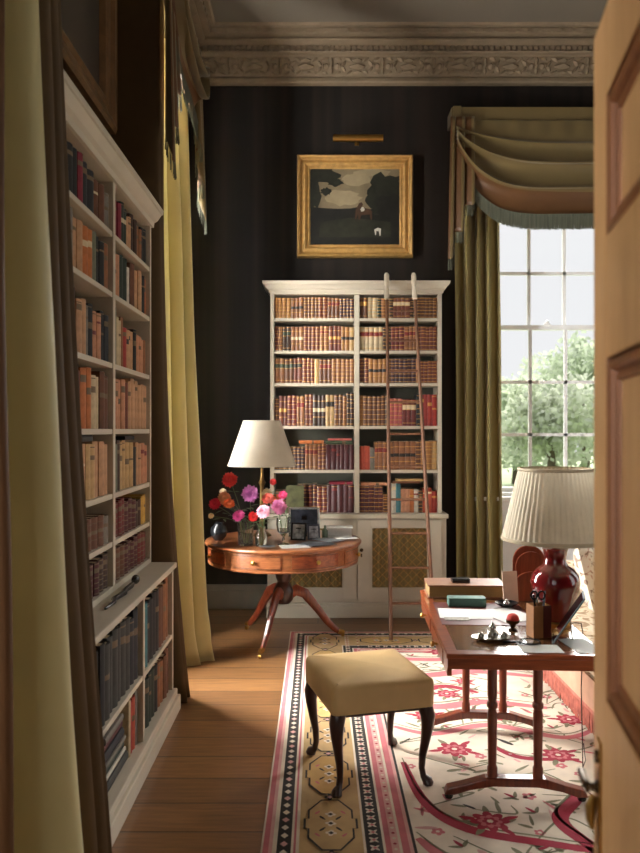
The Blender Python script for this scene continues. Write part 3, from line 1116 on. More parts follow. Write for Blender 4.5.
# ------------------------------------------------------------------ the tall bookcase on the left wall
UX, UBX = -.98, -.85
Y0, Y1, YM = 2.72, 4.47, 3.66
lb_ = thing('bookcase', 'tall white bookcase with a ledge running along the left wall beside the gold curtain', 'bookcase', (-1.05, 3.6, 0))
LB = XL + .002
b = MB()
b.box(LB, UX, Y0, Y0 + .03, .872, 2.86).box(LB, UX, Y1 - .03, Y1, .872, 2.86)
b.box(LB + .02, UX, YM - .02, YM + .02, .872, 2.84)
b.box(LB + .02, UX, Y0 + .03, Y1 - .03, 2.84, 2.87)
b.build('carcass', M_WHITE, lb_, bevel=.003)
MB().box(LB, LB + .015, Y0 + .03, Y1 - .03, .872, 2.86).build('back_panel', M_CASEBACK, lb_)
b = MB()
pl = []
prof = [(0, 2.84), (.012, 2.842), (.015, 2.87), (.03, 2.885), (.05, 2.925), (.058, 2.93), (.06, 2.955), (0, 2.955)]
for (d, z) in prof:
    pl += [(LB, Y0 - d, z), (UX + d, Y0 - d, z), (UX + d, Y1 + d, z), (LB, Y1 + d, z)]
ff = []
n = len(prof)
for i in range(n):
    j = (i + 1) % n
    for k in range(3):
        ff.append((i * 4 + k, i * 4 + k + 1, j * 4 + k + 1, j * 4 + k))
b.add(pl, ff)
b.add([(LB, Y0, 2.95), (UX, Y0, 2.95), (UX, Y1, 2.95), (LB, Y1, 2.95)], [(0, 1, 2, 3)])
b.build('cornice', M_WHITE, lb_)
LSH = [2.60, 2.31, 1.97, 1.655, 1.345, 1.115, .902]
for z in LSH[:-1]:
    for (a, c) in ((Y0 + .0305, YM - .0205), (YM + .0205, Y1 - .0305)):
        MB().box(LB + .02, UX - .004, a, c, z - .025, z).build('shelf', M_WHITE, lb_, bevel=.002)
MB().box(LB + .0005, UX - .001, Y0 + .0305, Y1 - .0305, .8725, .9005).build('shelf', M_WHITE, lb_, bevel=.002)
MB().box(LB, UBX + .018, Y0 - .01, Y1 + .012, .84, .8715).build('ledge', M_WHITE, lb_, bevel=.006)
b = MB()
b.box(LB, UBX, Y0, Y0 + .03, .13, .8395).box(LB, UBX, Y1 - .03, Y1, .13, .8395).box(LB + .02, UBX, YM + .04, YM + .075, .13, .8395)
b.build('base_carcass', M_WHITE, lb_, bevel=.003)
MB().box(LB, LB + .015, Y0 + .03, Y1 - .03, .13, .8395).build('base_back_panel', M_CASEBACK, lb_)
for (a, c) in ((Y0 + .0305, YM + .0395), (YM + .0755, Y1 - .0305)):
    MB().box(LB + .02, UBX - .003, a, c, .43, .455).build('shelf', M_WHITE, lb_, bevel=.002)
b = MB()
b.box(LB, UBX + .038, Y0, Y1 + .03, 0, .09).box(LB, UBX + .022, Y0, Y1 + .015, .09, .1295)
b.build('plinth', M_WHITE, lb_, bevel=.006)

T_ = 'title'
LEFT = {
    0: ([(2, 'black', T_, None), (1, 'crimson', T_, None), (2, 'navy', T_, None, .95), (2, 'brown', T_, 'cream', .9), (1, 'grey', T_, None, .8)],
        [(1, 'brown', T_, None), (2, 'crimson', T_, None, .92), (2, 'dark green', T_, 'cream'), (2, 'buff', T_, None, .9), (2, 'dark brown', T_, None), (2, 'tan', T_, None, .9), (2, 'black', T_, None, .95)]),
    1: ([(1, 'grey', T_, None), (2, 'buff', T_, None, .92), (2, 'orange', T_, 'cream', .95), (1, 'grey-green', T_, None), (2, 'black', T_, None, .9), (1, 'tan', T_, None)],
        [(1, 'tan', T_, None), (2, 'peach', T_, None, .94), (2, 'dark green', T_, 'cream'), (1, 'white', T_, None, .9), (2, 'brown', T_, None), (2, 'buff', T_, 'red'), (1, 'black', T_, None), (1, 'orange', T_, None, .95)]),
    2: ([(2, 'maroon', T_, None, 1, 1.3), (2, 'buff', T_, None, .9), (1, 'grey', T_, None, .85), (1, 'black', T_, None, .88), (2, 'peach', T_, 'red', .87), (2, 'navy', T_, None, .9)],
        [(2, 'grey-green', T_, None), (2, 'cream', T_, None, .95), (1, 'tan', T_, None), (1, 'red', T_, None, .8), (3, 'buff', T_, 'black', .8), (1, 'black', T_, None, .82), (3, 'peach', T_, None, .78), (1, 'tan', T_, None, .76)]),
    3: ([(2, 'buff', T_, None), (1, 'red-brown', T_, None), (2, 'orange', T_, None), (2, 'cream', T_, None, .95), (2, 'brown', T_, None)],
        [(1, 'navy', T_, None, .9), (3, 'peach', T_, None), (1, 'red-brown', T_, None, .98), (7, 'buff', T_, None, 1.0)]),
    4: ([(1, 'dark brown', T_, None), (3, 'buff', T_, 'cream'), (2, 'pale tan', T_, None, .95), (3, 'buff', T_, None, .97)],
        [(2, 'grey-green', T_, None), (1, 'dark brown', T_, None), (4, 'pale tan', T_, None), (1, 'black', T_, None, .9), (2, 'buff', T_, None, .97), (2, 'peach', T_, 'red', .9)]),
    5: ([(3, 'grey', T_, None, .8), (4, 'brown', 'band', None, .8), (1, 'grey', T_, None, .75)],
        [(4, 'dark red', G, None, 1), (3, 'maroon', G, None, .98), (2, 'dark brown', T_, None, .85), (2, 'yellow', T_, None, .9)]),
    6: ([(4, 'red-brown', G, None), (2, 'maroon', G, None), (2, 'dark brown', G, None)],
        [(3, 'brown', G, None), (4, 'maroon', G, None), (3, 'dark red', G, None)])}
LH = [.225, .25, .29, .285, .27, .19, .175]
LROW = ['top', 'second', 'third', 'fourth', 'fifth', 'sixth', 'seventh']
for r in range(7):
    for bay in (0, 1):
        u0, u1 = ((3.02, YM - .023), (YM + .023, Y1 - .034))[bay]
        bn = ('near', 'far')[bay]
        fill_row(LEFT[r][bay], u0, u1, LSH[r], LH[r], .08, lambda u, dd: (UX - .022 - dd, u), R(90), 'cloth_book',
                 lambda c, i, n, r=r, bn=bn: f'{c} book, {ORD[n - 1 - i]} from right, {LROW[r]} shelf, {bn} bay of left-wall bookcase',
                 'books on the left-wall bookcase', .165, True, 300 + r * 2 + bay)
# base: tall slate volumes, brown and green volumes, leaning and red books
for (runs, u0, u1, z, hm, bn, row, sd) in (
        ([(2, 'black', 'title', None), (6, 'slate grey', 'title', None), (2, 'navy', 'title', None)], 2.98, YM + .036, .456, .345, 'near', 'eighth', 400),
        ([(1, 'grey-green', T_, None), (1, 'teal', T_, None, .97), (4, 'black', 'title', None, .95), (2, 'brown', T_, None), (2, 'tan', T_, None)], YM + .079, Y1 - .034, .456, .35, 'far', 'eighth', 401),
        ([(3, 'dark green', T_, None), (1, 'black', T_, None), (2, 'tan', T_, None, .95), (2, 'brown', T_, None)], YM + .20, Y1 - .034, .131, .27, 'far', 'bottom', 402),
        ([(1, 'cream', T_, None), (1, 'red', T_, None, .92, 1.3), (1, 'orange-red', T_, None, .95, 1.3), (1, 'grey', T_, None, 1)], YM - .14, YM + .034, .131, .27, 'near', 'bottom', 403)):
    fill_row(runs, u0, u1, z, hm, .03, lambda u, dd: (UBX - .022 - dd, u), R(90), 'cloth_book',
             lambda c, i, n, row=row, bn=bn: f'{c} volume, {ORD[n - 1 - i]} from right, {row} shelf, {bn} bay of left-wall bookcase',
             'books on the left-wall bookcase', .26, True, sd)
zz = .131
for k, (c, w) in enumerate((('slate grey', .045), ('white', .02), ('dark green', .04), ('grey', .022), ('navy', .045), ('maroon', .04), ('grey', .03))):
    ln = .36 - .012 * k
    o = put_book('flat_book', f'{c} volume lying flat, {ORD[k]} from below in the pile on the bottom near shelf', 'pile on the bottom near shelf', w - .001, ln, .22, c, 'plain', None,
                 (UBX - .03 - .006 * (k % 3), 3.14 + .01 * (k % 2), zz + w / 2), (0, R(90), R(90)), True, rg)
    zz += w


def lay_left(label, y, z, w, h, d, col, x=UX - .025):
    put_book('flat_book', label, 'books lying flat on the left-wall bookcase rows', w, h, d, col, 'plain', None, (x, y, z + w / 2), (0, R(90), R(90)), True, rg)


def top_left(y0, y1, z0, zmax):
    t = z0
    for o in COL.objects:
        if o.name.startswith(('cloth_book', 'flat_book')) and z0 - .001 < o.location.z < zmax and o.location.x < UX + .01:
            bb = [o.matrix_basis @ Vector(c) for c in o.bound_box]
            if min(p.y for p in bb) < y1 and max(p.y for p in bb) > y0:
                t = max(t, max(p.z for p in bb))
    return t + .0006


for (lb, y, ln, w, c, r) in (('dark slate volume lying flat on the grey books of the sixth near shelf', 3.12, .26, .03, 'slate grey', 5),
                             ('black book lying flat on the row of the fifth far shelf', 3.95, .2, .02, 'black', 4)):
    lay_left(lb, y, top_left(y, y + ln, LSH[r], LSH[r] + .25), w, ln, .14, c)

# dark carved branch-like ornament on the ledge
t = thing('carved_ornament', 'dark wavy carved wooden ornament lying on the ledge of the left-wall bookcase', 'ornament', (-.90, 3.55, .8715))
MB().tube([(-.918, 3.28, .879), (-.90, 3.36, .890), (-.925, 3.44, .884), (-.895, 3.52, .897), (-.92, 3.60, .886), (-.905, 3.68, .896), (-.915, 3.76, .892)],
          [.006, .009, .012, .013, .012, .014, .010], 10).build('body', M_BLACK, t)
MB().ball((-.912, 3.80, .903), .026, sc=(.8, 1.2, .9)).build('head', M_BLACK, t)

# ------------------------------------------------------------------ curtains and valances


def curtain(name, label, path, z0, z1, mats, group=None, flare=None, puddle=0.0, seed=1, mfn=None, nz=36):
    """path: plan points (x, y) of the folded cloth, smoothed; flare(t, x, y) moves a point by height t (0 floor, 1 top)"""
    P = []
    n = len(path)
    for i in range(n - 1):
        p0, p1, p2, p3 = path[max(i - 1, 0)], path[i], path[i + 1], path[min(i + 2, n - 1)]
        for k in range(6):
            s = k / 6
            P.append(tuple(.5 * ((2 * p1[c]) + (-p0[c] + p2[c]) * s + (2 * p0[c] - 5 * p1[c] + 4 * p2[c] - p3[c]) * s * s + (-p0[c] + 3 * p1[c] - 3 * p2[c] + p3[c]) * s ** 3) for c in (0, 1)))
    P.append(path[-1])
    m = len(P) - 1

    def fn(u, v):
        i = min(int(round(u * m)), m)
        x, y = P[i]
        z = z0 + (z1 - z0) * v
        j = noise.noise((x * 5 + seed, y * 5, z * .8)) * .012
        if flare:
            x, y = flare(v, x, y)
        x += j
        y += noise.noise((x * 5, y * 5 + seed, z * .8 + 9)) * .012
        if puddle and z < z0 + .32:
            q = 1 - (z - z0) / .32
            x += puddle * q * (.5 + noise.noise((x * 9, y * 9, z * 14 + seed)))
            y -= puddle * q * (.35 + .8 * noise.noise((x * 9 + 3, y * 9, z * 14 + seed)))
        return (x, y, z)
    b = MB().grid(fn, m, nz, mfn=mfn)
    o = b.build(name, mats, solid=.004, fix=False)
    return tag(o, label, 'curtain', group)


def folds(a, c, n, amp, seed=0, skew=0.0, sharp=1.0):
    """zigzag plan path from a to c with n folds of the given depth"""
    rg = random.Random(seed)
    ax, ay = a
    cx, cy = c
    L = math.hypot(cx - ax, cy - ay)
    tx, ty = (cx - ax) / L, (cy - ay) / L
    nx, ny = -ty, tx
    pts = []
    m = 2 * n + 1
    for k in range(m):
        t = k / (m - 1)
        d = amp * (1 if k % 2 else -1) * rg.uniform(.75, 1.1)
        s = t * L + skew * d + rg.uniform(-.15, .15) * L / m
        pts.append((ax + tx * s + nx * d, ay + ty * s + ny * d))
    return pts


# near curtain of the near window (out of focus): folds reach into the room, the rear ones browned as shade
near_path = [(-1.18, 1.88), (-.95, 1.90), (-.83, 1.925), (-.835, 1.955), (-1.0, 1.97), (-1.10, 2.09), (-1.03, 2.14), (-.94, 2.17), (-.875, 2.21), (-.865, 2.26), (-.90, 2.31), (-.865, 2.36), (-.91, 2.41),
             (-.87, 2.46), (-.92, 2.50), (-.885, 2.55), (-1.0, 2.57), (-1.15, 2.57)]
curtain('curtain', 'olive gold silk curtain with brown edge and shade-brown folds hanging before the near end of the tall bookcase', near_path, .004, 4.35, [M_SILK, M_SILKB, M_RUST], mfn=lambda u, v: 1 if u > .56 else (2 if u < .2 else 0),
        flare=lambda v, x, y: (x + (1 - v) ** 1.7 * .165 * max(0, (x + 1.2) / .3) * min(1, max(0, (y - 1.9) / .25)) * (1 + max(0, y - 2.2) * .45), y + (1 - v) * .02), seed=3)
# far window of the left wall: dark near curtain, bright far curtain
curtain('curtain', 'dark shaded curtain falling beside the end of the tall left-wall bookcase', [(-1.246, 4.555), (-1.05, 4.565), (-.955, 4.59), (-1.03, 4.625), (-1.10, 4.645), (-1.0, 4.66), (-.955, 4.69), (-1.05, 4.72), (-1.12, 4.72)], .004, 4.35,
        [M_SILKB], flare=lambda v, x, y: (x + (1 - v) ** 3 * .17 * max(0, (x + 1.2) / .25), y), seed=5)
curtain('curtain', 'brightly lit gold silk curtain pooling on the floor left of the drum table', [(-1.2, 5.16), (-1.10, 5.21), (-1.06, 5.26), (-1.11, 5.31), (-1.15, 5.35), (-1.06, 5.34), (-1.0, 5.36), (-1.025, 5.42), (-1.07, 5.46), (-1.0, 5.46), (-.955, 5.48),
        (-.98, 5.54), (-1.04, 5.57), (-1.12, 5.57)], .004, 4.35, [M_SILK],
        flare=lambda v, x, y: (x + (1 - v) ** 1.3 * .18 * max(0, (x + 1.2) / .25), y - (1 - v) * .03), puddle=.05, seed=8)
# far window, left curtain
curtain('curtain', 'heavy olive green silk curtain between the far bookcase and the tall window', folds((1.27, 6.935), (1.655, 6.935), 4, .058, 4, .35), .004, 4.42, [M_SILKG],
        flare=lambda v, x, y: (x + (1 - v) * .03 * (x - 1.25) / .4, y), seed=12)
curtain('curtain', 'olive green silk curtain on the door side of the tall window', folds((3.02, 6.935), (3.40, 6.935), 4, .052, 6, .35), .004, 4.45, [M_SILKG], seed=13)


def valance(label, loc, rotz, hw, zt, drop, proj, seed, group=None):
    """pelmet board, swag, two tails and their fringes; local: wall at y=0, room towards -y"""
    t = thing('swagged_valance', label, 'valance', loc, rotz)
    b = MB()
    b.box(-hw, hw, -proj, -proj + .02, -.13, 0)
    b.box(-hw, hw, -proj + .02, -.003, -.02, 0)
    b.box(-hw, -hw + .02, -proj + .02, -.003, -.13, -.02).box(hw - .02, hw, -proj + .02, -.003, -.13, -.02)
    b.build('pelmet_board', M_SWAG, t, world=False, bevel=.004)
    for s in (-1, 1):
        MB().box(s * hw - s * .01 - .075 * (s > 0), s * hw - s * .01 + .075 * (s < 0), -proj - .018, -proj - .0005, -.115, .004).build('corner_block', M_SWAG, t, world=False, bevel=.006)
    w = hw - .03

    def sw(u, v):
        uu = 2 * u - 1
        x = uu * w
        a = abs(uu)
        p = 1.9 + 3.2 * v ** 1.5
        d = .24 * v + (drop - .24) * v * (1 - a ** p) ** .85
        g = max(0.0, (v - .20) / .80)
        on = min(1, g * 4)
        ph = 2 * PI * (3.25 * g ** .85 + .08 * math.sin(2.2 * uu + seed))
        f = .5 - .5 * math.cos(ph)
        f = f ** 1.3
        z = -.128 - d - on * .045 * math.sin(ph) * (1 - a ** 4)
        y = -proj - .02 - .05 * math.sin(PI * v * .8) * (1 - a ** 3) - on * .115 * f * (.7 + .3 * a) - .008 * math.sin(uu * 34) * max(0, 1 - v * 3.2)
        return (x, y, z)
    MB().grid(sw, 90, 100, mfn=lambda u, v: 1 if v > .85 else 0).build('swag', [M_SWAG, M_RUST], t, world=False, fix=False, solid=.003)
    rg = random.Random(seed)
    fb = MB()
    N = 560
    for i in range(N):
        u = (i + .5) / N
        p = Vector(sw(u, 1.0))
        q = Vector(sw(min(1, u + .003), 1.0))
        dx = (q - p).normalized() * .0036
        ln = .125 * rg.uniform(.93, 1.05)
        yy = rg.uniform(-.006, .006)
        fb.add([p - dx, p + dx, p + dx * .7 + Vector((0, yy, -ln)), p - dx * .7 + Vector((0, yy, -ln))], [(0, 1, 2, 3)])
        fb.add([p - dx + Vector((0, -.004, .012)), p + dx + Vector((0, -.004, .012)), p + dx + Vector((0, -.004, -.012)), p - dx + Vector((0, -.004, -.012))], [(0, 1, 2, 3)])
    fb.build('fringe', M_FRINGE, t, world=False, fix=False)
    for s in (-1, 1):
        NF = 2.6

        def tl(u, v, s=s):
            x = s * (hw + .02 - .22 * u - .018 * math.sin(2 * PI * NF * u))
            ln = 1.27 - .62 * u + .05 * math.sin(2 * PI * NF * u)
            f = math.sin(2 * PI * NF * u + .6)
            y = -proj - .05 - .032 * f * (.45 + .55 * v) - .02 * v
            return (x + s * (.03 * v * (1 - u)), y, -.112 - v * ln)
        to = MB().grid(tl, 60, 24, mfn=lambda u, v: 1 if math.cos(2 * PI * NF * u + .6) > .45 else 0).build('tail', [M_SWAG, M_RUST], t, world=False, fix=False, solid=.003)
        fb = MB()
        for i in range(90):
            u = (i + .5) / 90
            p = Vector(tl(u, 1.0))
            q = Vector(tl(min(1, u + .01), 1.0))
            dx = (q - p) * .3
            dx.z = 0
            ln = .10 * rg.uniform(.9, 1.05)
            fb.add([p - dx, p + dx, p + dx + Vector((0, rg.uniform(-.008, .008), -ln)), p - dx + Vector((0, rg.uniform(-.008, .008), -ln))], [(0, 1, 2, 3)])
        fb.build('tail_fringe', M_FRINGE, to, world=False, fix=False)
    return t


valance('draped olive and rust silk valance with sage fringe over the tall far window', (2.33, YB, 4.55), 0, 1.13, 4.55, .83, .23, 1)
valance('olive and rust valance with fringed tails seen edge-on over the left window', (XL, 5.12, 4.62), R(90), .60, 4.62, .62, .305, 2)

# ------------------------------------------------------------------ pictures


def frame_part(mb, x0, x1, z0, z1, prof, mi=0):
    """mitred frame in the xz plane facing -y; prof: (inset from outer edge, depth y)"""
    rows = []
    for (i, d) in prof:
        rows += [(x0 + i, d, z0 + i), (x1 - i, d, z0 + i), (x1 - i, d, z1 - i), (x0 + i, d, z1 - i)]
    f = []
    for k in range(len(prof) - 1):
        for j in range(4):
            f.append((k * 4 + j, k * 4 + (j + 1) % 4, (k + 1) * 4 + (j + 1) % 4, (k + 1) * 4 + j))
    mb.add(rows, f, mi)


pt = thing('landscape_painting', 'dark landscape painting with a horse and pale sky in a gilt frame, far wall', 'painting', (.341, YB - .002, 3.243))
b = MB()
X0, X1, Z0, Z1 = -.193, .875, 3.243, 4.183
yy = YB - .002
frame_part(b, X0, X1, Z0, Z1, [(0, yy), (0, yy - .045), (.006, yy - .075), (.016, yy - .085), (.028, yy - .075), (.034, yy - .045), (.044, yy - .040), (.060, yy - .052), (.074, yy - .060), (.084, yy - .050), (.088, yy - .034), (.100, yy - .030), (.104, yy - .038), (.112, yy - .038), (.116, yy - .026), (.122, yy - .022)])
b.build('frame', M_GILT, pt)
b = MB()
cx0, cx1, cz0, cz1 = X0 + .118, X1 - .118, Z0 + .118, Z1 - .118
PM = [mat('paint_dark', (28, 27, 23), .4, var=.3, scale=14), mat('paint_sky', (116, 102, 78), .4, var=.2, scale=7), mat('paint_foliage', (34, 35, 27), .4, var=.35, scale=18),
      mat('paint_cloud', (140, 126, 98), .4, var=.1), mat('paint_horse', (66, 46, 32), .4, var=.2), mat('paint_white', (178, 172, 158), .4, var=.1), mat('paint_field', (40, 40, 30), .4, var=.3, scale=16)]
b.add([(cx0, yy - .02, cz0), (cx1, yy - .02, cz0), (cx1, yy - .02, cz1), (cx0, yy - .02, cz1)], [(0, 1, 2, 3)], 0)
CW, CH = cx1 - cx0, cz1 - cz0


def pp(pts, lv, mi):
    b.add([(cx0 + u * CW, yy - .02 - .0003 * lv, cz0 + v * CH) for u, v in pts], [tuple(range(len(pts)))], mi)


def pblob(u, v, ru, rv, lv, mi, seed, n=22, jag=.25):
    rg = random.Random(seed)
    pp([(min(1, max(0, u + ru * (1 + rg.uniform(-jag, jag)) * math.cos(2 * PI * k / n))), min(1, max(0, v + rv * (1 + rg.uniform(-jag, jag)) * math.sin(2 * PI * k / n)))) for k in range(n)], lv, mi)


pp([(.0, .40), (1, .40), (1, 1), (0, 1)], 1, 1)
pblob(.36, .62, .20, .10, 2, 3, 2, jag=.15)
pblob(.52, .86, .16, .08, 3, 3, 3, jag=.15)
pblob(.70, .95, .2, .05, 4, 3, 13, jag=.15)
pp([(0, .50), (.15, .485), (.3, .475), (.45, .48), (.55, .50), (.66, .47), (1, .48), (1, 0), (0, 0)], 5, 0)
pp([(.12, .30), (.45, .36), (.9, .30), (.9, .10), (.1, .10)], 6, 6)
pblob(.86, .72, .20, .22, 7, 2, 4)
pblob(.76, .58, .13, .16, 8, 2, 5)
pblob(.90, .52, .2, .14, 9, 0, 14)
pblob(.12, .92, .20, .09, 10, 2, 6)
pblob(.04, .70, .08, .24, 11, 2, 8)
pblob(.28, .82, .09, .05, 12, 2, 9)
pblob(.18, .70, .06, .05, 13, 2, 10)
pp([(.50, .34), (.51, .46), (.545, .545), (.575, .56), (.59, .53), (.575, .49), (.60, .47), (.66, .475), (.69, .44), (.69, .33), (.675, .33), (.665, .40), (.57, .39), (.555, .33), (.54, .33), (.535, .41), (.515, .34)], 14, 4)
pblob(.585, .465, .022, .03, 15, 5, 12)
pp([(.715, .20), (.725, .13), (.735, .13), (.737, .18), (.765, .18), (.775, .12), (.785, .12), (.79, .21), (.755, .225)], 16, 5)
b.build('canvas', PM, pt, fix=False)
# picture light
t = thing('picture_light', 'brass tube picture light above the gilt-framed landscape painting', 'picture light', (.363, YB - .002, 4.2))
MB().tube([(.136, 6.90, 4.30), (.59, 6.90, 4.30)], .032, 16).build('tube_shade', M_BRASS, t)
MB().tube([(.36, 6.93, 4.30), (.36, 7.0, 4.302), (.36, 7.036, 4.30)], .007, 8).build('arm', M_BRASS, t)
MB().box(.34, .38, 7.036, YB - .0005, 4.285, 4.315).build('wall_plate', M_BRASS, t, bevel=.003)

# big dark picture over the left bookcase, tilted forward
t = thing('framed_painting', 'large dark brown painting in a heavy gilt frame above the left-wall bookcase', 'painting', (XL + .02, 3.6, 3.33), R(90))
b = MB()
frame_part(b, -.72, .72, 0, 1.55, [(0, -.002), (0, -.08), (.02, -.095), (.05, -.09), (.07, -.07), (.11, -.06), (.13, -.075), (.15, -.065), (.17, -.04), (.175, -.03)])
fo = b.build('frame', M_GILT2, t, world=False)
co = MB().box(-.56, .56, -.035, -.025, .16, 1.39).build('canvas', mat('old_canvas', (38, 27, 20), .45, var=.5, scale=3), t, world=False)

# ------------------------------------------------------------------ library ladder
t = thing('library_ladder', 'narrow wooden library ladder leaning on the far white bookcase', 'ladder', (.74, 5.9, RT))
bl, br_, tl_, tr_ = Vector((.566, 5.90, RT + .006)), Vector((.905, 5.90, RT + .006)), Vector((.600, 6.655, 3.02)), Vector((.836, 6.655, 3.02))
for (a, c) in ((bl, tl_), (br_, tr_)):
    MB().tube([a, a.lerp(c, .92)], [.0165, .0135], 10).build('rail', M_LADDER, t)
    MB().lathe([(.012, 0), (.021, .01), (.021, .10), (.016, .115), (.016, .13), (.022, .14), (.022, .23), (.014, .25), (0, .252)], (0, 0, 0), 14, 0,
               Matrix.Translation(a.lerp(c, .92)) @ (c - a).to_track_quat('Z', 'Y').to_matrix().to_4x4()).build('padded_tip', mat('cream_padding', (214, 200, 176), .8), t)
for k in range(10):
    f = .09 + k * .0885
    MB().tube([bl.lerp(tl_, f), br_.lerp(tr_, f)], .0105, 8).build('rung', M_LADDER, t)

# ------------------------------------------------------------------ drum table
TX, TY, TZ = -.27, 5.93, .80
TR = .60
t = thing('drum_table', 'round walnut drum table with drawers on splayed legs before the far bookcase', 'table', (TX, TY, 0))
MB().lathe([(.52, -.03), (TR - .01, -.03), (TR + .004, -.024), (TR + .008, -.012), (TR + .004, -.002), (TR - .006, 0), (TR - .045, 0)], (TX, TY, TZ), 72).build('top_rim', M_YEW, t, sharp=60)
MB().lathe([(0, -.03), (TR - .046, -.03), (TR - .046, -.0005), (0, -.0005)], (TX, TY, TZ), 64).build('leather_inset', mat('table_leather', (96, 98, 92), .12, var=.15, coat=.4), t)
AR = TR - .022
MB().lathe([(AR - .02, -.165), (AR + .004, -.165), (AR + .006, -.155), (AR, -.15), (AR, -.031), (AR - .02, -.031)], (TX, TY, TZ), 72).build('apron', M_YEW, t, sharp=40)
MB().lathe([(0, -.16), (AR - .021, -.16), (AR - .021, -.15), (0, -.15)], (TX, TY, TZ), 48).build('underside', M_DMAHOG, t)


def arc_panel(mb, a0, a1, r0, r1, z0, z1, mi=0, n=10):
    v = []
    for k in range(n + 1):
        a = a0 + (a1 - a0) * k / n
        for (r, z) in ((r0, z0), (r1, z0), (r1, z1), (r0, z1)):
            v.append((TX + r * math.cos(a), TY + r * math.sin(a), z))
    f = []
    for k in range(n):
        for j in range(4):
            f.append((k * 4 + j, (k + 1) * 4 + j, (k + 1) * 4 + (j + 1) % 4, k * 4 + (j + 1) % 4))
    f += [(0, 1, 2, 3), (n * 4 + 3, n * 4 + 2, n * 4 + 1, n * 4)]
    mb.add(v, f, mi)


for k in range(8):
    ac = R(-108 + 45 * k)
    h = R(18.5)
    b = MB()
    arc_panel(b, ac - h, ac + h, AR + .0005, AR + .006, TZ - .138, TZ - .042)
    dw = b.build('drawer', M_MAHOG if k % 2 else M_YEW, t)
    b = MB()
    for (z0, z1) in ((TZ - .135, TZ - .132), (TZ - .048, TZ - .045)):
        arc_panel(b, ac - h + .01, ac + h - .01, AR + .0055, AR + .0072, z0, z1)
    b.build('inlay', mat('dark_inlay', (48, 26, 16), .4), dw)
    kp = Matrix.Translation((TX, TY, TZ - .09)) @ Matrix.Rotation(ac, 4, 'Z') @ Matrix.Translation((AR + .006, 0, 0)) @ Matrix.Rotation(R(90), 4, 'Y')
    MB().lathe([(.006, 0), (.006, .012), (.015, .018), (.017, .026), (.010, .034), (0, .036)], (0, 0, 0), 12, 0, kp).build('knob', M_BRASS, dw)
MB().lathe([(0, .30), (.05, .30), (.075, .33), (.08, .40), (.06, .44), (.045, .47), (.06, .50), (.066, .54), (.05, .58), (.07, .61), (.11, .638), (0, .638)], (TX, TY, 0), 24).build('pedestal', M_DMAHOG, t, sharp=50)
for ang, zf in ((-108, 0), (12, RT), (132, 0)):
    A = R(ang)
    pr = [(.05, .37), (.10, .40), (.17, .37), (.26, .26), (.35, .14), (.42, .07), (.455, .052)]
    lg = MB().tube([(TX + r * math.cos(A), TY + r * math.sin(A), z) for r, z in pr], [.044, .047, .042, .034, .029, .025, .021], 8, flat=.72).build('leg', M_MAHOGZ, t)
    b = MB()
    b.tube([(TX + r * math.cos(A), TY + r * math.sin(A), z) for r, z in ((.44, .057), (.475, .048), (.49, .05))], [.023, .021, .014], 8)
    wc = Vector((TX + .475 * math.cos(A), TY + .475 * math.sin(A), zf + .0165))
    pv = Vector((-math.sin(A), math.cos(A), 0)) * .009
    b.tube([wc - pv, wc + pv], .016, 14)
    b.build('caster', M_BRASS, lg)

# lamp on the drum table
LX, LY = -.45, 6.1
t = thing('table_lamp', 'brass column table lamp with plain cream cone shade on the drum table', 'lamp', (LX, LY, TZ))
MB().lathe([(0, 0), (.075, 0), (.078, .012), (.06, .022), (.035, .035), (.022, .06), (.019, .10), (.024, .115), (.018, .13), (.017, .40), (.024, .415), (.03, .43), (.018, .445), (.012, .50), (.012, .60), (0, .60)], (LX, LY, TZ + .0005), 20).build('base', M_ABRASS, t, sharp=50)
b = MB()
b.lathe([(.275, .565), (.150, .925)], (LX, LY, TZ), 48, caps=False)
b.lathe([(.2755, .562), (.2765, .568), (.2735, .575)], (LX, LY, TZ), 48, caps=False)
b.lathe([(.152, .915), (.1525, .925), (.149, .926)], (LX, LY, TZ), 48, caps=False)
sh = b.build('lamp_shade', M_SHADE, t, fix=False)
b = MB()
for k in range(3):
    a = 2 * PI * k / 3
    b.tube([(LX, LY, TZ + .60), (LX + .2655 * math.cos(a), LY + .2655 * math.sin(a), TZ + .595)], .003, 6)
b.build('shade_carrier', M_BRASS, t)

# ---- dahlias and vases
PET = {}


def petal_mat(nm, rgb):
    if nm not in PET:
        PET[nm] = mat('petal ' + nm, rgb, .6, var=.18, scale=30, transl=.2)
    return PET[nm]


FC = {'coral red': (228, 72, 72), 'crimson': (206, 40, 66), 'peach': (244, 178, 130), 'orange': (236, 120, 70), 'lilac pink': (208, 132, 196), 'magenta': (190, 70, 130),
      'scarlet': (224, 56, 56), 'pale pink': (240, 178, 196), 'mauve pink': (214, 138, 178), 'cream': (236, 222, 190), 'bright pink': (232, 84, 138), 'salmon': (240, 120, 104)}


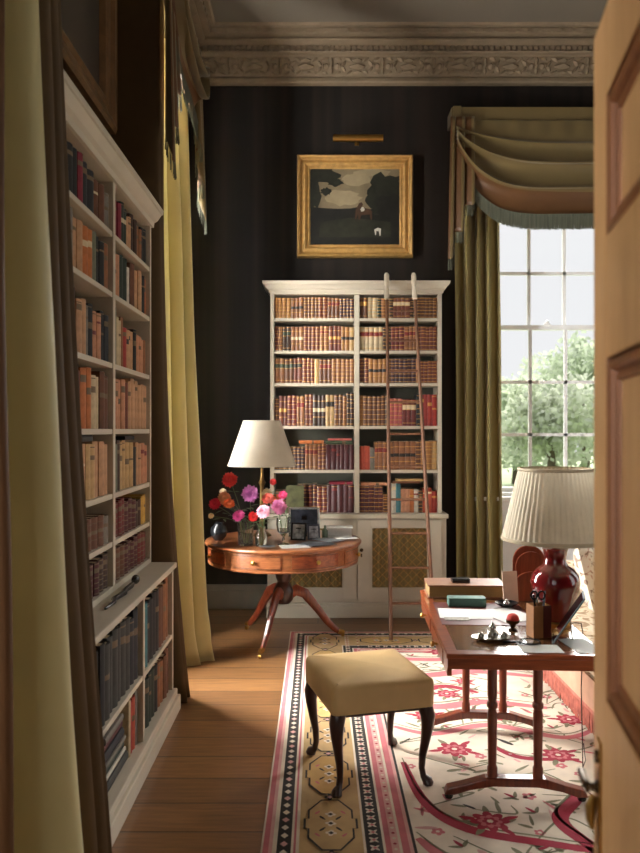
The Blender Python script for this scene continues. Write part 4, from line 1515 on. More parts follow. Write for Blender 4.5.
def dahlia(c, label, bloom, r, mouth, foot, seed, eye=None):
    rg = random.Random(seed)
    bl = Vector(bloom)
    t = thing('dahlia', label, 'flower', (foot[0], foot[1], foot[2]), group='dahlias on the drum table')
    ax = Vector((rg.uniform(-.3, .3), -1.0, rg.uniform(.1, .8))).normalized()
    Q = ax.to_track_quat('Z', 'Y').to_matrix().to_4x4()
    b = MB()
    rows = 6
    for k in range(rows):
        el = R(8 + 76 * k / (rows - 1))
        n = max(5, int(15 * math.cos(el) + 3))
        for j in range(n):
            az = 2 * PI * (j + .5 * (k % 2)) / n + rg.uniform(-.1, .1)
            d = Vector((math.cos(el) * math.cos(az), math.cos(el) * math.sin(az), math.sin(el) * .75))
            sd = Vector((-math.sin(az), math.cos(az), 0))
            ln = r * rg.uniform(.9, 1.05) * (1 - .25 * k / rows)
            wd_ = r * .24
            up = d.cross(sd).normalized()
            pts = [d * ln * .25 - sd * wd_ * .4, d * ln * .25 + sd * wd_ * .4, d * ln * .7 + sd * wd_ + up * .1 * r, d * ln + up * .02 * r, d * ln * .7 - sd * wd_ + up * .1 * r, d * ln * .65]
            b.add([Q @ p for p in pts], [(0, 1, 5), (1, 2, 5), (2, 3, 5), (3, 4, 5), (4, 0, 5)], 1 if (eye and k >= rows - 1) else 0, True)
    b.ball((0, 0, 0), r * .5, 0, 10, 6, M=Q)
    b.v = [p + bl for p in b.v]
    b.build('bloom', [petal_mat(c, FC[c]), petal_mat(eye, FC[eye]) if eye else petal_mat(c, FC[c])], t, fix=False)
    m, f = Vector(mouth), Vector(foot)
    back = bl - ax * r * .35
    b = MB().tube([f, f.lerp(m, .6), m, m.lerp(back, .5) + Vector((0, 0, .012)), back], [.0025] * 5, 6)
    b.build('stem', M_STEM, t)
    b = MB()
    for j in range(4):
        p = m.lerp(back, rg.uniform(.1, .75))
        a = rg.uniform(0, 2 * PI)
        d = Vector((math.cos(a), math.sin(a) * .6, rg.uniform(-.2, .4))).normalized()
        s = d.cross(Vector((0, 0, 1))).normalized()
        ln = rg.uniform(.04, .075)
        b.add([p, p + d * ln * .5 + s * ln * .26, p + d * ln + Vector((0, 0, -.012)), p + d * ln * .5 - s * ln * .26], [(0, 1, 2), (0, 2, 3)])
    b.build('leaf', M_LEAF, t, fix=False)


def PX(px, py, Y):
    return ((px - 318) * Y / 760, Y, 1.65 - (py - 430) * Y / 760)


# vases
V1 = (-.535, 5.62)
V2 = (-.415, 5.57)
V3 = (-.256, 5.63)


def vase(name, label, c, prof, mats=None):
    o = MB().lathe([(r, z + .0006) for r, z in prof], (c[0], c[1], TZ), 28, caps=False).build(name, mats or M_GLASS, sharp=50)
    return tag(o, label, 'vase')


vase('glass_vase', 'wide clear glass vase holding dahlias at the lampside of the drum table', V1,
     [(0, 0), (.052, 0), (.056, .006), (.058, .10), (.066, .17), (.063, .17), (.054, .10), (.052, .012), (0, .010)])
vase('cut_glass_jar', 'small clear cut-glass jar of dahlias between the vase and goblet', V2,
     [(0, 0), (.04, 0), (.044, .006), (.046, .08), (.03, .11), (.036, .14), (.033, .14), (.027, .11), (.042, .08), (.04, .012), (0, .010)])
vase('glass_goblet', 'clear stemmed glass goblet holding mauve dahlias on the drum table', V3,
     [(0, 0), (.045, 0), (.046, .005), (.012, .016), (.008, .06), (.02, .075), (.046, .10), (.053, .15), (.050, .20), (.047, .20), (.050, .15), (.042, .104), (0, .082)])
fl = [('coral red', 230, 480, 5.78, .056, 0, 'tall coral red dahlia standing highest of the bunch'), ('crimson', 215, 504, 5.72, .044, 0, 'crimson dahlia at the curtain side of the bunch'),
      ('peach', 224, 498, 5.80, .05, 0, 'peach dahlia behind the orange one at the curtain side'), ('orange', 229, 504, 5.70, .042, 0, 'orange dahlia tucked beside the crimson one'),
      ('lilac pink', 250, 494, 5.70, .062, 0, 'large lilac pink dahlia in the middle of the bunch'), ('magenta', 239, 516, 5.62, .046, 0, 'magenta dahlia low over the glass vase rim'),
      ('scarlet', 253, 517, 5.60, .038, 1, 'small scarlet dahlia low between magenta and pale pink'), ('pale pink', 264, 512, 5.60, .052, 1, 'pale pink dahlia with a dark eye facing forward'),
      ('mauve pink', 279, 507, 5.70, .056, 2, 'mauve pink dahlia over the glass goblet'), ('salmon', 268, 499, 5.74, .046, 1, 'salmon dahlia behind the pale pink one'),
      ('orange', 275, 500, 5.80, .044, 2, 'orange dahlia between the salmon and bright pink ones'), ('bright pink', 283, 495, 5.80, .034, 2, 'bright pink dahlia at the bookcase side of the bunch'),
      ('coral red', 273, 482, 5.82, .026, 2, 'small coral bud rising alone above the goblet'), ('cream', 267, 493, 5.86, .036, 1, 'cream dahlia half hidden behind the salmon one'),
      ('cream', 211, 516, 5.68, .022, 0, 'small cream bud drooping low at the curtain side'), ('cream', 223, 492, 5.86, .028, 0, 'small cream dahlia behind the peach one')]
KR = 1.12
pos = [[*PX(px, py, Y - .12), r * KR] for (c, px, py, Y, r, v, lb) in fl]
for _ in range(90):          # spread the heads in depth so that they only touch
    for a in range(len(pos)):
        for e in range(a + 1, len(pos)):
            A, B = pos[a], pos[e]
            dx, dy, dz = A[0] - B[0], A[1] - B[1], A[2] - B[2]
            need = (A[3] + B[3]) * 1.05
            if dx * dx + dy * dy + dz * dz < need * need:
                st_ = .006 if dy >= 0 else -.006
                A[1] += st_
                B[1] -= st_
for i, (c, px, py, Y, r, v, lb) in enumerate(fl):
    V, zt, rm = ((V1, .165, .045), (V2, .138, .022), (V3, .195, .036))[v]
    bx, by, bz, br = pos[i]
    bx = (px - 318) * by / 760
    bz = 1.65 - (py - 430) * by / 760
    mates = [q for q in range(len(fl)) if fl[q][5] == v]
    ang = math.atan2(by - V[1], bx - V[0])
    order = sorted(mates, key=lambda q: math.atan2(pos[q][1] - V[1], pos[q][0] - V[0]))
    a = -PI + 2 * PI * (order.index(i) + .5) / len(mates)
    ca, sa = math.cos(a), math.sin(a)
    dahlia(c, lb, (bx, by, bz), br, (V[0] + ca * rm, V[1] + sa * rm, TZ + zt), (V[0] + ca * rm * .3, V[1] + sa * rm * .3, TZ + (.10 if v == 2 else .022)), 50 + i, 'magenta' if c == 'pale pink' else None)
# other things on the drum table
o = MB().lathe([(0, 0), (.03, 0), (.034, .006), (.058, .03), (.066, .065), (.058, .10), (.036, .118), (.034, .13), (.042, .136), (.038, .136), (.03, .125), (0, .12)], (-.765, 5.86, TZ + .0006), 24).build('round_jar', M_BLACK, sharp=60)
tag(o, 'black round glazed jar at the curtain edge of the drum table', 'jar')


def easel_frame(name, label, x, y, w, h, rotz, mframe, mcan, bw=.018):
    t = thing(name, label, 'picture frame', (x, y, TZ), rotz)
    lean = Matrix.Translation((0, 0, .001)) @ Matrix.Rotation(R(-12), 4, 'X')
    b = MB()
    b.box(-w / 2, w / 2, 0, .014, .0, bw, M=lean).box(-w / 2, w / 2, 0, .014, h - bw, h, M=lean)
    b.box(-w / 2, -w / 2 + bw, 0, .014, bw, h - bw, M=lean).box(w / 2 - bw, w / 2, 0, .014, bw, h - bw, M=lean)
    b.build('frame', mframe, t, world=False, bevel=.002)
    MB().box(-w / 2 + bw, w / 2 - bw, .005, .010, bw, h - bw, M=lean).build('photograph', mcan, t, world=False)
    MB().prism([(-.02, .015, h * .7), (.02, .015, h * .7), (.03, .10, .001), (-.03, .10, .001)], (0, .004, 0), M=None).build('strut', M_BLACK, t, world=False)
    return t


easel_frame('photo_frame', 'grey silver photograph frame with dark picture standing on the drum table', -.11, 6.05, .25, .235, R(2), M_SILVER, mat('dark_photograph', (44, 46, 54), .15, var=.5, scale=18))
easel_frame('photo_frame', 'small black photograph frame beside the glass goblet', -.155, 5.85, .12, .135, R(-14), M_BLACK, mat('grey_photograph', (110, 110, 112), .2, var=.6, scale=25), .012)
easel_frame('photo_frame', 'small dark blue photograph frame in front of the silver frame', -.03, 5.88, .10, .12, R(12), mat('navy_frame', (30, 34, 52), .3), mat('pale_photograph', (150, 150, 156), .2, var=.6, scale=25), .014)
o = MB().lathe([(0, 0), (.02, 0), (.022, .004), (.022, .06), (.009, .075), (.009, .10), (0, .102)], (.055, 5.97, TZ + .0006), 16).build('scent_bottle', mat('green_glaze', (96, 110, 88), .2), sharp=50)
tag(o, 'small green bottle standing between the frames and the white books', 'bottle')
t = thing('white_box', 'white cardboard box with a hollow front on the drum table', 'box', (.18, 6.05, TZ))
b = MB()
b.box(.06, .075, 5.98, 6.12, TZ + .001, TZ + .075).box(.075, .27, 6.105, 6.12, TZ + .001, TZ + .075).box(.075, .27, 5.98, 6.105, TZ + .001, TZ + .006)
b.build('body', M_PAPER, t)
MB().box(.055, .275, 5.975, 6.125, TZ + .0755, TZ + .083).build('lid', M_PAPER, t)
rg = random.Random(21)
mm = [M_PAPER, mat('magazine_grey', (120, 124, 128), .3, var=.5, scale=20), mat('magazine_dark', (56, 60, 66), .3, var=.4, scale=20), mat('magazine_pale', (196, 196, 190), .3, var=.2, scale=20)]
placed = 0
for k, (x, y, w, h, a, mi, lb) in enumerate((
        (-.17, 5.53, .21, .15, 12, 3, 'pale magazine lying flat at the front edge of the drum table'),
        (-.06, 5.66, .14, .20, -30, 1, 'grey magazine lying flat in front of the small frames'),
        (.02, 5.60, .14, .20, -65, 2, 'dark magazine lying flat near the front rim of the drum table'),
        (.08, 5.80, .15, .21, 40, 1, 'grey printed leaflet lying flat before the white box'),
        (.22, 5.88, .10, .17, -80, 0, 'white envelope lying flat at the bookcase edge of the drum table'),
        (-.36, 5.43, .11, .08, 8, 2, 'dark leaflet lying flat in front of the cut-glass jar'))):
    T = Matrix.Translation((x, y, TZ + .0008 + .0032 * k)) @ Matrix.Rotation(R(a), 4, 'Z')
    b = MB().box(-w / 2, w / 2, -h / 2, h / 2, 0, .003, 0)
    o = b.build('magazine', mm[mi])
    o.matrix_world = T
    tag(o, lb, 'magazine')
o = MB().box(-.05, .05, -.008, .008, 0, .14).build('small_painting', [mat('green_brown_card', (84, 84, 50), .5, var=.5, scale=22)])
o.location = (-.21, 6.735, .9125)
o.rotation_euler = (R(-4), 0, 0)
tag(o, 'small green and brown picture card propped on the ledge of the far bookcase', 'picture card')
o.location = (-.205, 6.72, .9125)
o.scale = (1.6, 1, 1.75)

# ------------------------------------------------------------------ stool
t = thing('stool', 'square stool with fawn leather seat and dark cabriole legs on the rug', 'stool', (.236, 3.675, RT), R(15))
W2, D2 = .247, .258
b = MB()


def seat_fn(u, v):
    return None


# upholstered seat: rounded slab with a soft crown
N = 20
rings = []
for (ins, z) in ((.004, .365), (.0, .375), (0, .47), (.004, .485), (.015, .494), (.035, .499)):
    ringp = []
    for k in range(4):
        cx = (1 if k in (0, 3) else -1) * (W2 - .03)
        cy = (1 if k in (0, 1) else -1) * (D2 - .03)
        for j in range(6):
            a = PI / 2 * k + PI / 2 * j / 5
            ringp.append((cx + (.03 - ins) * math.cos(a), cy + (.03 - ins) * math.sin(a), z))
    rings.append(ringp)
m = 24
v = [p for r_ in rings for p in r_]
f = [(i * m + k, i * m + (k + 1) % m, (i + 1) * m + (k + 1) % m, (i + 1) * m + k) for i in range(len(rings) - 1) for k in range(m)]
f.append(tuple(reversed(range(m))))
base = (len(rings) - 1) * m
prev = base
for sc_, zz_ in ((.8, .5035), (.6, .507), (.4, .5095), (.2, .511)):
    o2 = len(v)
    v += [(p[0] * sc_, p[1] * sc_, zz_) for p in rings[-1]]
    f += [(prev + k, prev + (k + 1) % m, o2 + (k + 1) % m, o2 + k) for k in range(m)]
    prev = o2
f.append(tuple(prev + k for k in range(m)))
b.add(v, f, 0, True)
b.build('seat', M_LEATHER, t, world=False, sharp=60)
b = MB()
for sx, sy in ((1, 0), (-1, 0), (0, 1), (0, -1)):
    if sx:
        b.box(sx * (W2 - .05), sx * (W2 - .03), -D2 + .05, D2 - .05, .345, .3645)
    else:
        b.box(-W2 + .05, W2 - .05, sy * (D2 - .05), sy * (D2 - .03), .345, .3645)
b.build('seat_rail', M_DMAHOG, t, world=False)
for sx in (-1, 1):
    for sy in (-1, 1):
        q = Vector((sx, sy, 0)).normalized()
        c0 = Vector((sx * (W2 - .038), sy * (D2 - .038), 0))
        pts = [(0, .3645), (.004, .35), (.014, .32), (.013, .27), (.002, .20), (-.012, .13), (-.016, .07), (-.008, .035), (.012, .018), (.016, .006), (.016, .0006)]
        rr = [.034, .036, .035, .029, .022, .0175, .0145, .015, .024, .026, .022]
        MB().tube([c0 + q * d + Vector((0, 0, z)) for d, z in pts], rr, 10).build('leg', M_DMAHOG, t, world=False)

# ------------------------------------------------------------------ desk
DX, DY, DROT = .893, 3.775, R(-2.7)
DZT = .72
t = thing('writing_table', 'polished mahogany writing table on trestle ends standing on the rug', 'desk', (DX, DY, RT), DROT)
HW, HL = .33, .635
H = DZT - RT
b = MB().box(-HW, HW, -HL, HL, H - .022, H)
b.build('top', M_MAHOG, t, world=False, bevel=.005)
MB().box(-HW + .05, HW - .05, -HL + .06, HL - .06, H + .0002, H + .0008).build('leather_inset', mat('desk_leather', (120, 78, 44), .2, var=.2, coat=.7), t, world=False)
b = MB()
b.box(-HW + .006, HW - .006, -HL + .006, -HL + .026, H - .066, H - .0225).box(-HW + .006, HW - .006, HL - .026, HL - .006, H - .078, H - .0225)
b.box(-HW + .006, -HW + .026, -HL + .0265, HL - .0265, H - .10, H - .0225).box(HW - .026, HW - .006, -HL + .0265, HL - .0265, H - .10, H - .0225)
b.build('apron', M_MAHOG, t, world=False, bevel=.002)
for sx in (-1, 1):
    for k in (-1, 1):
        yk = k * .27
        dr = MB().box(sx * (HW - .0055), sx * (HW - .002), yk - .2, yk + .2, H - .092, H - .03).build('drawer', M_MAHOG, t, world=False)
        MB().lathe([(.006, 0), (.006, .012), (.013, .018), (.014, .026), (.008, .032), (0, .033)], (0, 0, 0), 12, 0,
                   Matrix.Translation((sx * (HW - .002), yk, H - .06)) @ Matrix.Rotation(R(90 * sx), 4, 'Y')).build('knob', M_BRASS, dr, world=False)
for ye in (-.405, .385):
    for dx in (-.1, .1):
        b = MB()
        b.lathe([(.023, .095), (.023, .14), (.018, .15), (.020, .20), (.022, .38), (.018, .40), (.025, .41), (.025, .425), (.018, .435), (.022, .46), (.022, H - .10)], (dx, ye, 0), 14)
        b.build('post', M_MAHOGZ, t, world=False)
    prof = [(-.315, .022), (-.30, .052), (-.22, .072), (-.13, .10), (.13, .10), (.22, .072), (.30, .052), (.315, .022), (.27, .022), (.2, .045), (.1, .062), (-.1, .062), (-.2, .045), (-.27, .022)]
    b = MB().prism([(x, ye - .028, z) for x, z in prof], (0, .056, 0))
    MB().box(-.16, .16, ye - .024, ye + .024, H - .10, H - .0785).build('rail', M_MAHOGZ, t, world=False, bevel=.003)
    fo = b.build('foot', M_MAHOGZ, t, world=False, bevel=.006)
    for dx in (-.292, .292):
        MB().lathe([(.012, .0215), (.018, .018), (.020, .010), (.016, .0006)], (dx, ye, 0), 12).build('bun', M_BLACK, fo, world=False)

# ---- things on the desk
ZD = DZT + .0014


def dthing(name, label, cat, x, y, rot=0.0):
    return thing(name, label, cat, (x, y, ZD), R(rot))


t = dthing('ledger', 'big brown leather book lying flat at the far end of the desk', 'book', .825, 4.285, -2)
b = MB().box(-.215, .215, -.105, .105, .066, .074).box(-.215, .215, -.105, .105, 0, .008).box(-.215, .215, .097, .105, .008, .066)
b.build('cover', mat('old_calf', (128, 86, 58), .5, var=.25), t, world=False, bevel=.003)
MB().box(-.208, .208, -.098, .0965, .0085, .0655).build('pages', mat('old_pages', (136, 108, 64), .8, var=.2, stretch=(1, 1, 60)), t, world=False)
o = MB().box(-.05, .05, -.03, .03, 0, .022).build('small_case', M_BLACK, bevel=.003)
o.location = (.80, 4.27, ZD + .0746)
tag(o, 'small dark brown case lying on top of the big leather book', 'case')
o = MB().box(-.098, .098, -.04, .04, 0, .044).build('green_box', mat('green_cloth', (62, 98, 86), .6, var=.12), bevel=.003)
o.location = (.785, 4.02, ZD + .0022)
o.rotation_euler = (0, 0, R(-3))
tag(o, 'green cloth-covered box lying in front of the big leather book', 'box')
t = dthing('blotter', 'dark red leather desk blotter under the white papers', 'blotter', .83, 3.86, -3)
MB().box(-.225, .225, -.25, .22, 0, .002).build('board', mat('oxblood_leather', (92, 34, 28), .4), t, world=False)
for (x, y, w, h, a, m_, lb) in ((.74, 3.83, .26, .20, -6, M_PAPER, 'white sheet of paper lying on the blotter beside the green box'),
                                (.95, 3.80, .20, .26, 20, M_PAPER, 'white letter lying aslant on the blotter beside the ashtray'),
                                (.68, 3.72, .12, .06, -3, mat('mottled_card', (140, 134, 118), .6, var=.5, scale=60), 'mottled grey card lying on the white sheet at the blotter edge'),
                                (.945, 3.225, .17, .12, -2, M_PAPER, 'white sheet of paper at the front edge of the desk'),
                                (1.135, 3.27, .12, .22, 6, M_PAPER, 'white rectangle on the front corner of the desk beside the tablet')):  # plain white rectangle laid at the desk corner
    o = MB().box(-w / 2, w / 2, -h / 2, h / 2, 0, .0008).build('paper_sheet', m_)
    o.location = (x, y, ZD + (.0032 if 3.5 < y else .0002) + (.0012 if w == .12 and h == .06 else 0) + (.001 if a == 20 else 0))
    o.rotation_euler = (0, 0, R(a))
    tag(o, lb, 'paper')
t = dthing('ashtray', 'black dish with a silver clip beside the papers on the desk', 'dish', .985, 3.97)
t.location.z += .0055
MB().lathe([(0, .002), (.03, .002), (.05, .012), (.062, .022), (.058, .024), (.04, .012), (0, .008)], (0, 0, 0), 20).build('dish', M_BLACK, t, world=False, sharp=60)
MB().lathe([(0, .010), (.016, .010), (.016, .024), (.008, .032), (.008, .04), (0, .042)], (0, 0, 0), 14).build('clip', M_SILVER, t, world=False, sharp=50)
t = dthing('inkstand', 'silver inkstand with a central pot near the front of the desk', 'inkstand', .772, 3.36, 4)
MB().lathe([(0, 0), (.055, 0), (.06, .006), (.075, .014), (.076, .017), (.055, .011), (0, .009)], (0, 0, 0), 24, M=Matrix.Diagonal((1.25, .7, 1, 1))).build('tray', M_SILVER, t, world=False, sharp=60)
MB().lathe([(.022, .0105), (.026, .02), (.022, .04), (.012, .045), (.016, .055), (.010, .07), (.004, .075), (0, .082)], (0, 0, 0), 16).build('pot', M_SILVER, t, world=False, sharp=60)
for s in (-1, 1):
    MB().lathe([(.014, .0105), (.017, .018), (.014, .032), (.006, .036), (0, .038)], (s * .052, 0, 0), 12).build('cup', M_SILVER, t, world=False, sharp=60)
t = dthing('pincushion', 'small round red pincushion in a dark metal cup before the pen pot', 'pincushion', .902, 3.52)
MB().lathe([(0, 0), (.02, 0), (.022, .004), (.01, .012), (.012, .025), (.03, .038), (.033, .05), (.03, .05)], (0, 0, 0), 16, caps=False).build('cup', M_DBRASS, t, world=False, sharp=60)
MB().ball((0, 0, .055), .029, sc=(1, 1, .85)).build('cushion', mat('red_velvet', (206, 70, 60), .8), t, world=False)
t = dthing('magnifier', 'dark-rimmed magnifying glass lying flat before the pen pot', 'magnifying glass', .925, 3.315, 8)
MB().lathe([(.040, 0), (.046, .001), (.047, .007), (.041, .008), (.040, .0)], (0, 0, .0018), 28, caps=False).build('rim', M_BLACK, t, world=False, sharp=60)
MB().lathe([(0, .002), (.0395, .002), (.0395, .005), (0, .006)], (0, 0, .0018), 24).build('lens', M_GLASS, t, world=False)
MB().tube([(-.047, 0, .006), (-.12, .01, .006)], .0055, 8).build('handle', M_BLACK, t, world=False)
t = dthing('pen_pot', 'square tan and oxblood leather pen pot in front of the red lamp', 'pen pot', .992, 3.42, 12)
b = MB()
b.box(-.042, .042, -.036, -.033, .003, .145, 0).box(-.042, .042, .033, .036, .003, .145, 0).box(-.042, -.039, -.033, .033, .003, .145, 0).box(.039, .042, -.033, .033, .003, .145, 0).box(-.042, .042, -.036, .036, 0, .003, 0)
b.build('pot', mat('tan_leather', (158, 106, 58), .45, var=.15), t, world=False, bevel=.002)
MB().box(.004, .0425, -.0375, -.0362, .002, .146).build('side_panel', mat('pot_oxblood', (88, 34, 26), .4), t, world=False)
for k, (x, y, lx, ly, m_, lb) in enumerate(((-.02, -.01, -.03, .01, M_BLACK, 'black pen standing at the tan side of the leather pen pot'), (.0, .012, .0, .03, M_SILVER, 'silver pen standing in the middle of the leather pen pot'),
                                            (.024, .0, .03, .01, mat('blue_grey_pen', (90, 100, 112), .4), 'blue-grey pencil standing at the oxblood side of the leather pen pot'))):
    p = Matrix.Translation((.992, 3.42, ZD)) @ Matrix.Rotation(R(12), 4, 'Z')
    o = MB().tube([p @ Vector((x * .5, y * .5, .0045)), p @ Vector((x + lx * .1, y + ly * .1, .15)), p @ Vector((x + lx * .3, y + ly * .3, .19 + .006 * k))], [.0035, .005, .0045], 8).build('pen', m_)
    tag(o, lb, 'pen')
t = thing('scissors', 'silver and black scissors standing handle-up in the leather pen pot', 'scissors', (.985, 3.405, ZD))
b = MB()
for s in (-1, 1):
    c = Vector((.985 + s * .017, 3.405, ZD + .188))
    b.tube([c + Vector((.014 * math.cos(a), 0, .019 * math.sin(a))) for a in [2 * PI * k / 14 for k in range(15)]], .004, 6)
b.build('handle', M_BLACK, t)
MB().tube([(.985, 3.405, ZD + .005), (.985, 3.405, ZD + .172)], [.003, .008], 6, flat=.5).build('blade', M_SILVER, t)
t = thing('tablet', 'slim dark tablet standing tilted on edge beside the red lamp', 'tablet', (1.06, 3.36, ZD))
T = Matrix.Translation((1.036, 3.36, ZD + .003)) @ Matrix.Rotation(R(-17), 4, 'Z') @ Matrix.Rotation(R(33), 4, 'Y')
MB().box(-.0035, .0035, -.085, .085, 0, .245, M=T).build('case', mat('slate_metal', (70, 80, 84), .35, .5), t, bevel=.002)
MB().box(-.0042, -.0036, -.078, .078, .008, .237, M=T).build('screen', mat('dark_screen', (16, 18, 22), .08), t)
MB().tube([T @ Vector((.004, 0, .13)), (1.125, 3.36, ZD + .003)], .004, 6).build('stand', M_SILVER, t)
t = dthing('letter_rack', 'arched mahogany letter rack standing behind the red lamp', 'letter rack', 1.168, 4.17, -3)
arch = [(-.088, 0)] + [(-.088 * math.cos(PI * k / 16), .20 + .09 * math.sin(PI * k / 16)) for k in range(17)] + [(.088, 0)]
arch2 = [(x * .93, z * .9) for x, z in arch]
MB().prism([(x, .045, z) for x, z in arch], (0, .014, 0)).build('back_board', M_MAHOGZ, t, world=False)
MB().prism([(x, -.002, z) for x, z in arch2], (0, .010, 0)).build('divider', M_MAHOGZ, t, world=False)
MB().prism([(x, -.05, z * .55) for x, z in arch], (0, .010, 0)).build('front_board', M_MAHOGZ, t, world=False)
MB().box(-.088, .088, -.0395, .0445, 0, .012).build('tray', M_MAHOGZ, t, world=False)
o = MB().box(-.042, .042, -.003, .003, 0, .165).build('envelope', mat('pink_paper', (204, 172, 150), .8))
o.location = (1.02, 4.16, ZD + .0005)
o.rotation_euler = (R(-8), 0, R(10))
tag(o, 'pinkish envelope standing against the letter rack', 'envelope')
o.location = (1.04, 4.095, ZD + .0005)

# desk lamp
LX, LY = 1.13, 3.62
t = thing('table_lamp', 'oxblood red ceramic lamp with pleated linen shade on the desk', 'lamp', (LX, LY, ZD))
MB().lathe([(0, 0), (.072, 0), (.075, .006), (.075, .02), (.066, .026), (0, .026)], (LX, LY, ZD), 28).build('base_ring', M_BRASS, t, sharp=50)
MB().lathe([(0, .0265), (.062, .0265), (.068, .05), (.088, .11), (.108, .17), (.115, .205), (.108, .24), (.085, .27), (.06, .285), (.052, .30), (.050, .325), (.056, .355), (.060, .365), (.05, .372), (0, .372)], (LX, LY, ZD), 40).build('body', M_OXBLOOD, t, sharp=60)
MB().lathe([(.016, .3725), (.016, .43), (.022, .435), (.022, .48), (0, .48)], (LX, LY, ZD), 14).build('lamp_holder', M_BRASS, t, sharp=50)
b = MB()
b.lathe([(.246, .408), (.245, .42), (.172, .73), (.170, .742)], (LX, LY, ZD), 280, caps=False, ripple=.011, nrip=56)
b.build('lamp_shade', M_SHADE2, t, fix=False, sharp=80)
b = MB()
b.lathe([(.249, .403), (.2515, .408), (.2505, .420), (.248, .422)], (LX, LY, ZD), 64, caps=False)
b.build('shade_binding', mat('linen_binding', (190, 174, 146), .85), t, fix=False)
b = MB()
b.lathe([(.172, .733), (.1755, .737), (.1745, .747), (.169, .748)], (LX, LY, ZD), 64, caps=False)
b.build('shade_binding', mat('linen_binding', (190, 174, 146), .85), t, fix=False)
b = MB()
for k in range(3):
    a = 2 * PI * k / 3 + .4
    b.tube([(LX, LY, ZD + .474), (LX + .23 * math.cos(a), LY + .23 * math.sin(a), ZD + .45)], .003, 6)
b.build('shade_carrier', M_BRASS, t)
cord = [(LX + .075, LY, ZD + .008), (1.235, 3.64, ZD + .006), (1.262, 3.645, ZD + .001), (1.27, 3.645, .68), (1.264, 3.65, .4), (1.27, 3.65, .15), (1.275, 3.66, RT + .01), (1.32, 3.75, RT + .006), (1.38, 3.95, RT + .006)]
MB().tube(cord, .0028, 6).build('cord', mat('brown_flex', (64, 44, 32), .6), t)
MB().box(1.258, 1.276, 3.636, 3.654, .56, .62).build('switch', mat('brown_bakelite', (70, 44, 30), .4), t, bevel=.004)

# ------------------------------------------------------------------ sofa


def floral(name, base, spots, sc):
    m = bpy.data.materials.new(name)
    m.use_nodes = True
    nt = m.node_tree
    bs = nt.nodes['Principled BSDF']
    bs.inputs['Roughness'].default_value = .9
    tc = nt.nodes.new('ShaderNodeTexCoord')
    vo = nt.nodes.new('ShaderNodeTexNoise')
    vo.inputs['Scale'].default_value = sc
    vo.inputs['Detail'].default_value = 3
    vo.inputs['Distortion'].default_value = 1.4
    nt.links.new(tc.outputs['Object'], vo.inputs['Vector'])
    rp = nt.nodes.new('ShaderNodeValToRGB')
    rp.color_ramp.interpolation = 'EASE'
    e = rp.color_ramp.elements
    e[0].position, e[0].color = .40, (*lin(spots[0]), 1)
    e[1].position, e[1].color = .47, (*lin(base), 1)
    for p, c in ((.58, base), (.63, spots[1]), (.70, spots[2])):
        x = e.new(p)
        x.color = (*lin(c), 1)
    nt.links.new(vo.outputs['Fac'], rp.inputs['Fac'])
    nt.links.new(rp.outputs[0], bs.inputs['Base Color'])
    return m


M_CHINTZ = floral('faded_chintz', (206, 190, 164), ((150, 124, 96), (176, 146, 112), (134, 108, 88)), 9)
SX, SY0, SY1 = 1.46, 3.35, 5.42
t = thing('sofa', 'faded floral sofa with pink bullion fringe behind the writing desk', 'sofa', (1.9, 4.4, RT))
MB().box(SX + .02, 2.36, SY0, SY1, RT + .12, RT + .30).build('base', M_CHINTZ, t, bevel=.02)
for k in range(2):
    ya = SY0 + .19 + k * .85
    MB().box(SX, 2.14, ya + .003, ya + .842, RT + .305, RT + .46).build('seat_cushion', M_CHINTZ, t, bevel=.05)
MB().box(2.15, 2.42, SY0 + .02, SY1 - .02, RT + .302, RT + .92).build('back', M_CHINTZ, t, bevel=.07)
for (ya, yb) in ((SY0, SY0 + .185), (SY1 - .185, SY1)):
    b = MB()
    cy = (ya + yb) / 2
    b.box(SX + .06, 2.145, ya + .02, yb - .02, RT + .302, RT + .56)
    b.tube([(SX + .02, cy, RT + .60), (SX + .05, cy, RT + .60), (2.145, cy, RT + .64)], [.085, .105, .105], 20)
    b.build('arm', M_CHINTZ, t, bevel=.01)
for k in range(4):
    zz = .012
    MB().lathe([(.02, 0.0005), (.03, .02), (.03, .119)], ((SX + .08, 2.3)[k % 2], (SY0 + .08, SY1 - .08)[k // 2], RT), 12).build('foot', M_DMAHOG, t)
fb = MB()
rg = random.Random(3)
M_BULL = mat('rose_bullion', (178, 104, 88), .85, var=.3, scale=30)
fo_x = SX + .016
n = 170
for i in range(n):
    y = SY0 + (SY1 - SY0) * (i + .5) / n
    fb.tube([(fo_x, y, RT + .125), (fo_x - rg.uniform(0, .006), y + rg.uniform(-.002, .002), RT + .07), (fo_x - rg.uniform(0, .012), y + rg.uniform(-.006, .006), RT + rg.uniform(.004, .014))], [.004, .0048, .0042], 5)
fb.box(fo_x - .007, fo_x + .002, SY0, SY1, RT + .115, RT + .135)
fb.build('fringe', M_BULL, t)
MB().box(SX + .006, SX + .0195, SY0, SY1, RT + .1355, RT + .30).build('skirt', mat('faded_rose_linen', (196, 152, 126), .9, var=.1), t, bevel=.004)
